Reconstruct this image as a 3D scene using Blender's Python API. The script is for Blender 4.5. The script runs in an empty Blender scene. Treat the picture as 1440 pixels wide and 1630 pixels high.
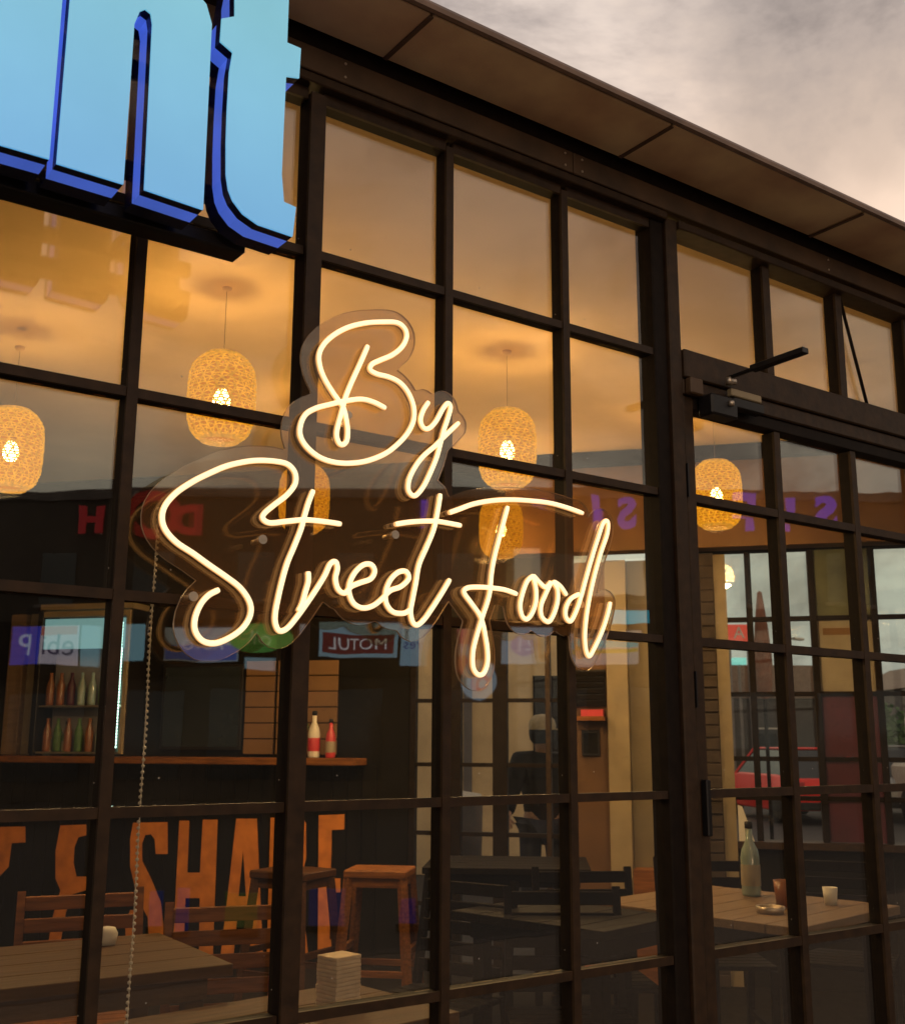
import bpy, bmesh, math, random
from math import radians as R, sin, cos, pi
from mathutils import Vector, Matrix
random.seed(7)
SC = bpy.context.scene
COL = SC.collection

# ------------------------------------------------------------------ camera
cam_d = bpy.data.cameras.new('camera'); cam = bpy.data.objects.new('camera', cam_d); COL.objects.link(cam)
SC.camera = cam
cam_d.sensor_fit = 'HORIZONTAL'; cam_d.sensor_width = 36.0; cam_d.lens = 36.0 * 1768.2 / 1440.0
cam_d.clip_start = 0.02; cam_d.clip_end = 2000
CAMX, CAMY, CAMZ = 0.0, -2.191, 1.2
cam_d.dof.use_dof = True; cam_d.dof.focus_distance = 2.9; cam_d.dof.aperture_fstop = 9
YAW, PITCH, ROLL = R(35.592), R(11.762), R(0.283)
FWD = Vector((sin(YAW)*cos(PITCH), cos(YAW)*cos(PITCH), sin(PITCH)))
RGT = Vector((cos(YAW), -sin(YAW), 0)); UPV = RGT.cross(FWD)
RR = cos(ROLL)*RGT + sin(ROLL)*UPV; UU = -sin(ROLL)*RGT + cos(ROLL)*UPV
cam.matrix_world = Matrix(((RR.x, UU.x, -FWD.x, CAMX), (RR.y, UU.y, -FWD.y, CAMY), (RR.z, UU.z, -FWD.z, CAMZ), (0, 0, 0, 1)))

# ------------------------------------------------------------------ sky, sun, exposure
CLOUD_DIR = (.722, .415, .553)   # a grey cloud bank above the right end of the roof
SUN_EL, SUN_ROT = R(4), R(200)
world = bpy.data.worlds.new('World'); SC.world = world; world.use_nodes = True
wt = world.node_tree; wt.nodes.clear()
def wn(t, **k):
    n = wt.nodes.new(t)
    for a, b in k.items(): setattr(n, a, b)
    return n
def wl(a, b): wt.links.new(a, b)
wo = wn('ShaderNodeOutputWorld'); add = wn('ShaderNodeAddShader'); bg1 = wn('ShaderNodeBackground'); bg2 = wn('ShaderNodeBackground')
sky = wn('ShaderNodeTexSky', sky_type='NISHITA', sun_disc=False, sun_elevation=SUN_EL, sun_rotation=SUN_ROT, air_density=1.6, dust_density=3.0)
bg1.inputs[1].default_value = 0.05
wl(sky.outputs[0], bg1.inputs[0])
tc = wn('ShaderNodeTexCoord'); sep = wn('ShaderNodeSeparateXYZ'); wl(tc.outputs['Generated'], sep.inputs[0])
ramp = wn('ShaderNodeValToRGB'); wl(sep.outputs[2], ramp.inputs[0])
def setramp(r, pts):
    el = r.color_ramp.elements
    while len(el) < len(pts): el.new(0.5)
    for e, (p, c) in zip(el, pts): e.position = p; e.color = (*c, 1)
setramp(ramp, [(0.0, (.62, .72, .68)), (.14, (.62, .70, .64)), (.245, (1.05, .93, .72)), (.34, (.90, .72, .53)), (.43, (1.0, .74, .57)), (.58, (.86, .70, .59)), (.8, (.50, .43, .39))])
mp = wn('ShaderNodeMapping'); mp.inputs['Scale'].default_value = (1.2, 1.2, 2.6); mp.inputs['Rotation'].default_value = (0.15, -0.2, 0.5)
wl(tc.outputs['Generated'], mp.inputs[0])
nz = wn('ShaderNodeTexNoise'); nz.inputs['Scale'].default_value = 1.75; nz.inputs['Detail'].default_value = 9; nz.inputs['Roughness'].default_value = .62; nz.inputs['Distortion'].default_value = .5
wl(mp.outputs[0], nz.inputs[0])
cr = wn('ShaderNodeValToRGB'); setramp(cr, [(.42, (1.06, 1.05, 1.04)), (.50, (.86, .86, .89)), (.60, (.44, .43, .47))]); wl(nz.outputs[0], cr.inputs[0])
mul = wn('ShaderNodeMixRGB', blend_type='MULTIPLY'); mul.inputs[0].default_value = 1; wl(ramp.outputs[0], mul.inputs[1]); wl(cr.outputs[0], mul.inputs[2])
dp = wn('ShaderNodeVectorMath', operation='DOT_PRODUCT'); nrm = wn('ShaderNodeVectorMath', operation='NORMALIZE'); dis = wn('ShaderNodeVectorMath', operation='MULTIPLY_ADD')
n4 = wn('ShaderNodeTexNoise'); n4.inputs['Scale'].default_value = 5.0; n4.inputs['Detail'].default_value = 8; wl(tc.outputs['Generated'], n4.inputs[0])
dis.inputs[1].default_value = (.30, .30, .30); wl(n4.outputs['Color'], dis.inputs[0]); wl(tc.outputs['Generated'], dis.inputs[2]); sub = wn('ShaderNodeVectorMath', operation='SUBTRACT'); sub.inputs[1].default_value = (.15, .15, .15)
wl(dis.outputs[0], sub.inputs[0]); wl(sub.outputs[0], nrm.inputs[0]); wl(nrm.outputs[0], dp.inputs[0]); dp.inputs[1].default_value = CLOUD_DIR
cm = wn('ShaderNodeValToRGB'); setramp(cm, [(.982, (1, 1, 1)), (.9885, (.88, .87, .87)), (.996, (.60, .59, .60))]); wl(dp.outputs['Value'], cm.inputs[0])
mu2 = wn('ShaderNodeMixRGB', blend_type='MULTIPLY'); mu2.inputs[0].default_value = 1; wl(mul.outputs[0], mu2.inputs[1]); wl(cm.outputs[0], mu2.inputs[2])
wl(mu2.outputs[0], bg2.inputs[0]); bg2.inputs[1].default_value = 1.0
wl(bg1.outputs[0], add.inputs[0]); wl(bg2.outputs[0], add.inputs[1]); wl(add.outputs[0], wo.inputs[0])

sun_d = bpy.data.lights.new('sun', 'SUN'); sun_d.energy = 0.25; sun_d.angle = R(10); sun_d.color = (1, .72, .5)
sun = bpy.data.objects.new('sun', sun_d); COL.objects.link(sun)
sun.rotation_euler = Vector((sin(SUN_ROT)*cos(SUN_EL), cos(SUN_ROT)*cos(SUN_EL), sin(SUN_EL))).to_track_quat('Z', 'Y').to_euler()
vs = SC.view_settings; vs.view_transform = 'Standard'; vs.look = 'None'; vs.gamma = 1; vs.exposure = 0.0; vs.use_curve_mapping = False
SC.render.engine = 'CYCLES'

# ------------------------------------------------------------------ materials
def mat(name, col, rough=.6, metal=0, noise=.15, nscale=12, emis=None, es=0, bump=0, spec=.5, stretch=(1, 1, 1), trans=0):
    m = bpy.data.materials.new(name); m.use_nodes = True; nt = m.node_tree; b = nt.nodes['Principled BSDF']
    b.inputs['Roughness'].default_value = rough; b.inputs['Metallic'].default_value = metal
    b.inputs['Specular IOR Level'].default_value = spec
    t = nt.nodes.new('ShaderNodeTexCoord'); mp = nt.nodes.new('ShaderNodeMapping'); mp.inputs['Scale'].default_value = stretch
    n = nt.nodes.new('ShaderNodeTexNoise'); n.inputs['Scale'].default_value = nscale; n.inputs['Detail'].default_value = 6
    r = nt.nodes.new('ShaderNodeValToRGB')
    r.color_ramp.elements[0].position = .3; r.color_ramp.elements[1].position = .72
    r.color_ramp.elements[0].color = (*[c*(1-noise) for c in col], 1); r.color_ramp.elements[1].color = (*[min(1, c*(1+noise)) for c in col], 1)
    nt.links.new(t.outputs['Object'], mp.inputs[0]); nt.links.new(mp.outputs[0], n.inputs[0]); nt.links.new(n.outputs[0], r.inputs[0])
    nt.links.new(r.outputs[0], b.inputs['Base Color'])
    if emis:
        r2 = nt.nodes.new('ShaderNodeValToRGB'); r2.color_ramp.elements[0].position = .3; r2.color_ramp.elements[1].position = .72
        r2.color_ramp.elements[0].color = (*[c*(1-noise*.6) for c in emis], 1); r2.color_ramp.elements[1].color = (*[c*(1+noise*.6) for c in emis], 1)
        nt.links.new(n.outputs[0], r2.inputs[0]); nt.links.new(r2.outputs[0], b.inputs['Emission Color'])
        b.inputs['Emission Strength'].default_value = es
    if bump:
        bp = nt.nodes.new('ShaderNodeBump'); bp.inputs['Strength'].default_value = bump; bp.inputs['Distance'].default_value = .01
        nt.links.new(n.outputs[0], bp.inputs['Height']); nt.links.new(bp.outputs[0], b.inputs['Normal'])
    return m
def glassmat(name, ior, tint, rough=0.0, wob=0.0, diffuse=0.0, dcol=(.5, .5, .5), minrefl=0.0, dust=0.0):
    m = bpy.data.materials.new(name); m.use_nodes = True; nt = m.node_tree; nt.nodes.clear()
    N = nt.nodes.new; L = nt.links.new
    o = N('ShaderNodeOutputMaterial'); tr = N('ShaderNodeBsdfTransparent'); gl = N('ShaderNodeBsdfGlossy'); mx = N('ShaderNodeMixShader'); fr = N('ShaderNodeFresnel')
    tr.inputs[0].default_value = (*tint, 1); gl.inputs['Roughness'].default_value = rough; fr.inputs[0].default_value = ior
    geo = N('ShaderNodeNewGeometry')
    # same air-to-glass Fresnel on both faces of the sheet
    iorn = N('ShaderNodeMath'); iorn.operation = 'MULTIPLY_ADD'; iorn.inputs[1].default_value = 1/ior-ior; iorn.inputs[2].default_value = ior
    L(geo.outputs['Backfacing'], iorn.inputs[0]); L(iorn.outputs[0], fr.inputs[0])
    fac = fr.outputs[0]
    if minrefl:
        ma = N('ShaderNodeMath'); ma.operation = 'MAXIMUM'; ma.inputs[1].default_value = minrefl; L(fac, ma.inputs[0]); fac = ma.outputs[0]
    if wob:
        t = N('ShaderNodeTexCoord'); nz = N('ShaderNodeTexNoise'); nz.inputs['Scale'].default_value = 3.5; nz.inputs['Detail'].default_value = 2
        b = N('ShaderNodeBump'); b.inputs['Strength'].default_value = wob; b.inputs['Distance'].default_value = .01
        L(t.outputs['Object'], nz.inputs[0]); L(nz.outputs[0], b.inputs['Height']); L(b.outputs[0], gl.inputs['Normal'])
    L(fac, mx.inputs[0]); L(tr.outputs[0], mx.inputs[1]); L(gl.outputs[0], mx.inputs[2]); out = mx.outputs[0]
    if diffuse:
        d = N('ShaderNodeBsdfDiffuse'); d.inputs[0].default_value = (*dcol, 1); m2 = N('ShaderNodeMixShader'); m2.inputs[0].default_value = diffuse
        L(out, m2.inputs[1]); L(d.outputs[0], m2.inputs[2]); out = m2.outputs[0]
    if dust:
        t = N('ShaderNodeTexCoord'); v = N('ShaderNodeTexVoronoi'); v.inputs['Scale'].default_value = 26; lt = N('ShaderNodeMath'); lt.operation = 'LESS_THAN'; lt.inputs[1].default_value = .045
        n2 = N('ShaderNodeTexNoise'); n2.inputs['Scale'].default_value = 5; gt = N('ShaderNodeMath'); gt.operation = 'GREATER_THAN'; gt.inputs[1].default_value = .56
        n3 = N('ShaderNodeTexNoise'); n3.inputs['Scale'].default_value = 2.2; n3.inputs['Detail'].default_value = 8; mr = N('ShaderNodeMapRange'); mr.inputs[1].default_value = .4; mr.inputs[2].default_value = .75; mr.inputs[3].default_value = dust*.4; mr.inputs[4].default_value = dust*2.4  # milky veil added to lift the blacks, besides the dust specks
        for q in (v, n2, n3): L(t.outputs['Object'], q.inputs[0])
        L(v.outputs['Distance'], lt.inputs[0]); L(n2.outputs[0], gt.inputs[0]); mu = N('ShaderNodeMath'); mu.operation = 'MULTIPLY'; L(lt.outputs[0], mu.inputs[0]); L(gt.outputs[0], mu.inputs[1])
        m5 = N('ShaderNodeMath'); m5.operation = 'MULTIPLY_ADD'; m5.inputs[1].default_value = .35; L(mu.outputs[0], m5.inputs[0]); L(n3.outputs[0], mr.inputs[0]); L(mr.outputs[0], m5.inputs[2])
        d = N('ShaderNodeBsdfDiffuse'); d.inputs[0].default_value = (.8, .74, .66, 1); m2 = N('ShaderNodeMixShader'); L(m5.outputs[0], m2.inputs[0])
        L(out, m2.inputs[1]); L(d.outputs[0], m2.inputs[2]); out = m2.outputs[0]
    L(out, o.inputs[0]); return m
def glowmat(name, col, s, var=.3, scale=60):
    m = bpy.data.materials.new(name); m.use_nodes = True; nt = m.node_tree; nt.nodes.clear(); N = nt.nodes.new; L = nt.links.new
    o = N('ShaderNodeOutputMaterial'); e = N('ShaderNodeEmission'); t = N('ShaderNodeTexCoord'); n = N('ShaderNodeTexNoise'); n.inputs['Scale'].default_value = scale
    r = N('ShaderNodeValToRGB'); r.color_ramp.elements[0].position = .3; r.color_ramp.elements[1].position = .7
    r.color_ramp.elements[0].color = (*[c*(1-var) for c in col], 1); r.color_ramp.elements[1].color = (*[c*(1+var) for c in col], 1)
    L(t.outputs['Object'], n.inputs[0]); L(n.outputs[0], r.inputs[0]); L(r.outputs[0], e.inputs[0]); e.inputs[1].default_value = s; L(e.outputs[0], o.inputs[0]); return m
def emat(name, col, s):
    m = bpy.data.materials.new(name); m.use_nodes = True; nt = m.node_tree; b = nt.nodes['Principled BSDF']
    b.inputs['Base Color'].default_value = (*[c*.5 for c in col], 1); b.inputs['Emission Color'].default_value = (*col, 1); b.inputs['Emission Strength'].default_value = s
    return m

M = dict(
 frame=mat('painted_steel', (.030, .015, .006), .6, .0, .35, 30, bump=.15, spec=.28),
 frame_dark=mat('dark_steel', (.010, .006, .004), .65, 0, .3, 30, spec=.12),  # on the front's bars and post this darker copy stands for shade
 header=mat('header_board', (.060, .032, .014), .6, 0, .4, 9, bump=.3),
 soffit=mat('soffit_board', (.95, .58, .34), .42, 0, .34, 4, bump=.2, spec=.8),
 roofmetal=mat('roof_sheet', (.16, .10, .07), .5, .3, .3, 12),
 glass=glassmat('window_glass', 1.84, (.95, .93, .88), wob=.05, dust=.004),
 rglass=glassmat('rear_glass', 1.5, (.98, .99, .98)),
 acrylic=glassmat('clear_acrylic', 2.0, (.92, .85, .72), rough=.02, diffuse=.034, dcol=(.85, .45, .17)),
 acrylic_edge=mat('acrylic_edge', (.35, .24, .15), .25, 0, .1, emis=(.5, .28, .13), es=.05),  # faint emission stands for neon light caught by the rim
 neon=mat('neon_core', (.8, .7, .5), .4, 0, .06, 40, emis=(1.0, .78, .47), es=1.15),
 neon_side=mat('neon_side', (.8, .55, .3), .4, 0, .1, 40, emis=(1.0, .50, .16), es=.85),
 face=mat('lit_acrylic_face', (.25, .4, .45), .35, 0, .16, 1.6, emis=(.115, .43, .66), es=.88),
 face_back=mat('blue_lit_edge', (.1, .15, .5), .3, 0, .2, 8, emis=(.05, .11, .52), es=.78),
 letter_dark=mat('navy_return', (.012, .014, .045), .25, .2, .3, 20),
 black=mat('black_metal', (.008, .006, .006), .5, .3, .3, 20),
 steel=mat('brushed_steel', (.5, .42, .33), .35, .8, .15, 60),
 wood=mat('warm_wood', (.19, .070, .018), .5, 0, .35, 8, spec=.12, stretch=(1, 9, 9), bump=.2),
 wood_dim=mat('stained_wood', (.06, .024, .008), .5, 0, .3, 8, spec=.12, stretch=(1, 9, 9), bump=.2),  # darker copy of the warm wood, shade on one stool put into colour
 wood_table=mat('table_wood', (.075, .038, .013), .5, 0, .3, 6, spec=.12, stretch=(1, 8, 8), bump=.15),
 wood_pale=mat('pale_table', (.17, .11, .062), .5, 0, .15, 8, spec=.12, stretch=(1, 6, 6)),
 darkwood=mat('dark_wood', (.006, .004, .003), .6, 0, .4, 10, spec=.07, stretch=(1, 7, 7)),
 ceiling=mat('ceiling_plaster', (.82, .64, .38), .85, 0, .08, 2.5),
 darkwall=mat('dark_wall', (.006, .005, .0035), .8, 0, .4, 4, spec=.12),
 brownwall=mat('brown_bulkhead', (.17, .088, .032), .7, 0, .15, 5),
 orangewall=mat('orange_wall', (.10, .045, .013), .7, 0, .15, 4),
 cream=mat('cream_trim', (.26, .20, .115), .6, 0, .12, 8),
 greywall=mat('grey_tan_wall', (.155, .12, .07), .7, 0, .12, 6),
 mural=mat('mural_orange', (.62, .205, .03), .7, 0, .2, 14),
 brick=mat('dark_brick', (.035, .022, .014), .8, 0, .4, 14, bump=.4),
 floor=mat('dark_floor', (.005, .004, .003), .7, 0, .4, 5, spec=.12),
 maroon=mat('maroon_door', (.06, .008, .02), .5, 0, .2, 8),
 olive=mat('olive_panel', (.10, .11, .06), .6, 0, .3, 6),
 beige=mat('beige_panel', (.28,.24,.17), .6, 0, .15, 6),
 asphalt=mat('asphalt', (.035, .032, .030), .75, 0, .4, 60, bump=.5),
 paving=mat('paving', (.15, .115, .085), .7, 0, .3, 25, bump=.3),
 kerb=mat('kerb_stone', (.07, .06, .055), .7, 0, .2, 30),
 tan=mat('tan_render', (.85, .62, .33), .8, 0, .15, 3),
 conc=mat('grey_render', (.18, .16, .15), .8, 0, .25, 3, bump=.2),
 shop=mat('dark_shopfront', (.03, .022, .018), .6, 0, .3, 3),
 whiteP=mat('white_paint', (.62, .58, .50), .5, 0, .08, 10),
 tissue=mat('tissue_paper', (.55, .44, .31), .8, 0, .1, 25, bump=.4),
 rubber=mat('tyre_rubber', (.015, .015, .015), .8, 0, .2, 30),
 red=mat('red_car_paint', (.9, .03, .02), .25, .2, .08, 5),
 silver=mat('silver_car_paint', (.4, .4, .4), .25, .6, .08, 5),
 carglass=mat('car_glass', (.02, .025, .03), .08, 0, .1, 5, spec=.9),
 skin=mat('skin', (.45, .26, .17), .55, 0, .1, 20),
 cloth=mat('dark_jacket', (.012, .012, .014), .85, 0, .3, 30),
 trousers=mat('dark_trousers', (.02, .02, .03), .85, 0, .3, 30),
 cap=mat('tan_cap', (.45, .36, .22), .8, 0, .15, 30),
 green=mat('leaf_green', (.06, .13, .03), .6, 0, .4, 30),
 bottleglass=mat('bottle_glass', (.25, .32, .28), .08, 0, .2, 10, spec=.9),
 amber=mat('brown_cup', (.22, .08, .03), .3, 0, .2, 10),
 mustard=mat('mustard_plastic', (.75, .45, .03), .4, 0, .1, 10),
 redplastic=mat('red_plastic', (.5, .04, .05), .4, 0, .1, 10),
 rattan=glowmat('glowing_rattan', (1.0, .42, .014), 1.0),
 rattan_rim=glowmat('rattan_rim', (1.0, .42, .04), .8),
 bulb=emat('lamp_bulb', (1.0, .80, .45), 60),
 rust=mat('rust_cloth', (.30, .12, .07), .8, 0, .25, 12),
)

def linermat(k=.66):
    m = bpy.data.materials.new('lantern_liner'); m.use_nodes = True; nt = m.node_tree; nt.nodes.clear()
    N = nt.nodes.new; L = nt.links.new
    o = N('ShaderNodeOutputMaterial'); tr = N('ShaderNodeBsdfTransparent'); em = N('ShaderNodeEmission'); mx = N('ShaderNodeMixShader')
    tr.inputs[0].default_value = (1, .80, .5, 1); em.inputs[0].default_value = (1.0, .31, .01, 1); em.inputs[1].default_value = .80
    mx.inputs[0].default_value = k; L(tr.outputs[0], mx.inputs[1]); L(em.outputs[0], mx.inputs[2]); L(mx.outputs[0], o.inputs[0]); return m
M['liner'] = linermat()
M['liner_top'] = linermat(.76)
# letter faces: uneven back-light painted into the emission, dimmer and bluer lower down
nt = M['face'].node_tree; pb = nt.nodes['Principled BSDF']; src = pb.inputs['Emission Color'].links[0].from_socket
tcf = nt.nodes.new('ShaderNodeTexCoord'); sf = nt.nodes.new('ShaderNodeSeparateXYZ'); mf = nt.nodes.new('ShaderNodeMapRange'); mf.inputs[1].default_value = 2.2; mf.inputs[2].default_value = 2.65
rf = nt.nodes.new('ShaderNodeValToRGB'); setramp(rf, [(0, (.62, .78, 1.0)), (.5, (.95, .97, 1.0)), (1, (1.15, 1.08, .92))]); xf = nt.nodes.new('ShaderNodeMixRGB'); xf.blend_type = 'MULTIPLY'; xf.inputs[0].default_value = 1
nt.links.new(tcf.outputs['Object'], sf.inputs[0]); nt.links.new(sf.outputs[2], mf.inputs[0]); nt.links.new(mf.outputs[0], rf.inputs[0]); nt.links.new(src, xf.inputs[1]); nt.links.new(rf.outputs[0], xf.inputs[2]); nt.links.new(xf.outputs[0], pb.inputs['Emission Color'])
# ------------------------------------------------------------------ mesh helpers
class MB:
    def __init__(s): s.bm = bmesh.new(); s.mi = 0
    def box(s, x0, x1, y0, y1, z0, z1, mi=0, mx=None):
        vs = [s.bm.verts.new(Vector(p)) for p in ((x0,y0,z0),(x1,y0,z0),(x1,y1,z0),(x0,y1,z0),(x0,y0,z1),(x1,y0,z1),(x1,y1,z1),(x0,y1,z1))]
        if mx is not None:
            for v in vs: v.co = mx @ v.co
        for f in ((0,3,2,1),(4,5,6,7),(0,1,5,4),(1,2,6,5),(2,3,7,6),(3,0,4,7)):
            fc = s.bm.faces.new([vs[i] for i in f]); fc.material_index = mi
        return s
    def beam(s, a, b, w, h, mi=0):
        a = Vector(a); b = Vector(b); d = b-a; L = d.length
        q = d.to_track_quat('Z', 'Y').to_matrix().to_4x4(); mx = Matrix.Translation(a) @ q
        return s.box(-w/2, w/2, -h/2, h/2, 0, L, mi, mx)
    def lathe(s, prof, n=16, cx=0, cy=0, cz=0, mi=0, smooth=True):
        rings = []
        for r, z in prof:
            rings.append([s.bm.verts.new((cx+r*cos(2*pi*k/n), cy+r*sin(2*pi*k/n), cz+z)) for k in range(n)] if r > 1e-5 else [s.bm.verts.new((cx, cy, cz+z))])
        for a, b in zip(rings, rings[1:]):
            for k in range(n):
                k2 = (k+1) % n
                if len(a) == 1 and len(b) == 1: continue
                if len(a) == 1: f = s.bm.faces.new((a[0], b[k2], b[k]))
                elif len(b) == 1: f = s.bm.faces.new((a[k], a[k2], b[0]))
                else: f = s.bm.faces.new((a[k], a[k2], b[k2], b[k]))
                f.material_index = mi; f.smooth = smooth
        return s
    def tube(s, pts, r, n=8, mi=0, mifun=None, sy=1.0, cap=True):
        pts = [Vector(p) for p in pts]; rings = []; prev = None
        for i, p in enumerate(pts):
            t = (pts[min(i+1, len(pts)-1)]-pts[max(i-1, 0)])
            if t.length < 1e-9: t = Vector((0, 0, 1))
            t.normalize()
            ref = Vector((0, 1, 0)) if abs(t.y) < .9 else Vector((1, 0, 0))
            a = t.cross(ref).normalized(); b = t.cross(a).normalized()
            rr = r[i] if isinstance(r, (list, tuple)) else r
            rings.append([s.bm.verts.new(p+rr*(a*cos(2*pi*k/n)+b*sin(2*pi*k/n)*sy)) for k in range(n)])
        for A_, B_ in zip(rings, rings[1:]):
            for k in range(n):
                f = s.bm.faces.new((A_[k], A_[(k+1) % n], B_[(k+1) % n], B_[k])); f.smooth = True
                f.normal_update(); f.material_index = mifun(k) if mifun else mi
        if cap:
            for rg in (rings[0], rings[-1]):
                f = s.bm.faces.new(rg); f.material_index = mi
        return s
    def prism(s, poly, y0, y1, mi=0, mside=None):
        # poly in (x, z), extruded along y; front face at y0
        A_ = [s.bm.verts.new((x, y0, z)) for x, z in poly]; B_ = [s.bm.verts.new((x, y1, z)) for x, z in poly]
        f = s.bm.faces.new(A_); f.material_index = mi; g = s.bm.faces.new(B_[::-1]); g.material_index = mi if mside is None else mside
        n = len(poly)
        for k in range(n):
            h = s.bm.faces.new((A_[k], B_[k], B_[(k+1) % n], A_[(k+1) % n])); h.material_index = mi if mside is None else mside
        return s
    def build(s, name, mats, parent=None, bevel=0, loc=None, rot=None, recalc=True):
        if bevel: bmesh.ops.bevel(s.bm, geom=list(s.bm.edges), offset=bevel, segments=1, affect='EDGES', clamp_overlap=True)
        if recalc: bmesh.ops.recalc_face_normals(s.bm, faces=s.bm.faces)
        me = bpy.data.meshes.new(name); s.bm.to_mesh(me); s.bm.free()
        for m in (mats if isinstance(mats, (list, tuple)) else [mats]): me.materials.append(m)
        return mobj(name, me, parent, loc, rot)
def mobj(name, me, parent=None, loc=None, rot=None):
    o = bpy.data.objects.new(name, me); COL.objects.link(o)
    if parent: o.parent = parent
    if loc: o.location = loc
    if rot: o.rotation_euler = rot
    return o
def bx(name, m, parent, x0, x1, y0, y1, z0, z1, bevel=0):
    return MB().box(min(x0, x1), max(x0, x1), min(y0, y1), max(y0, y1), min(z0, z1), max(z0, z1)).build(name, m, parent, bevel)
def tag(o, label=None, cat=None, group=None, kind=None):
    if label: o['label'] = label
    if cat: o['category'] = cat
    if group: o['group'] = group
    if kind: o['kind'] = kind
    return o
def thing(name, label, cat, loc=(0, 0, 0), rz=0, group=None):
    o = bpy.data.objects.new(name, None); COL.objects.link(o); o.empty_display_size = .1
    o.location = loc; o.rotation_euler = (0, 0, rz)
    return tag(o, label, cat, group)
def copy_thing(src, loc, rz, label, scale=1):
    r = src.copy(); COL.objects.link(r); r.location = loc; r.rotation_euler = (0, 0, rz); r['label'] = label; r.scale = (scale,)*3
    for ch in src.children:
        c = ch.copy(); COL.objects.link(c); c.parent = r
        for g in ch.children:
            d = g.copy(); COL.objects.link(d); d.parent = c
    return r
def text(name, s, size, m, parent, loc, depth=.004, rot=(pi/2, 0, 0), align='CENTER', sx=1.0, bold=.0):
    cu = bpy.data.curves.new(name, 'FONT'); cu.body = s; cu.size = size; cu.extrude = depth; cu.align_x = align; cu.align_y = 'CENTER'; cu.offset = bold; cu.resolution_u = 3
    tmp = bpy.data.objects.new('tmp', cu); COL.objects.link(tmp)
    dg = bpy.context.evaluated_depsgraph_get(); me = bpy.data.meshes.new_from_object(tmp.evaluated_get(dg))
    bpy.data.objects.remove(tmp); bpy.data.curves.remove(cu)
    for v in me.vertices: v.co.x *= sx
    me.materials.clear(); me.materials.append(m)
    return mobj(name, me, parent, loc, rot)
def catmull(P, nn=6):
    P = [Vector((a, b)) for a, b in P]; Q = [2*P[0]-P[1]]+P+[2*P[-1]-P[-2]]; o = []
    for i in range(1, len(Q)-2):
        for k in range(nn):
            t = k/nn; a, b, c, d = Q[i-1], Q[i], Q[i+1], Q[i+2]
            o.append(.5*((2*b)+(c-a)*t+(2*a-5*b+4*c-d)*t*t+(3*b-a-3*c+d)*t**3))
    o.append(P[-1]); return o
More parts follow.
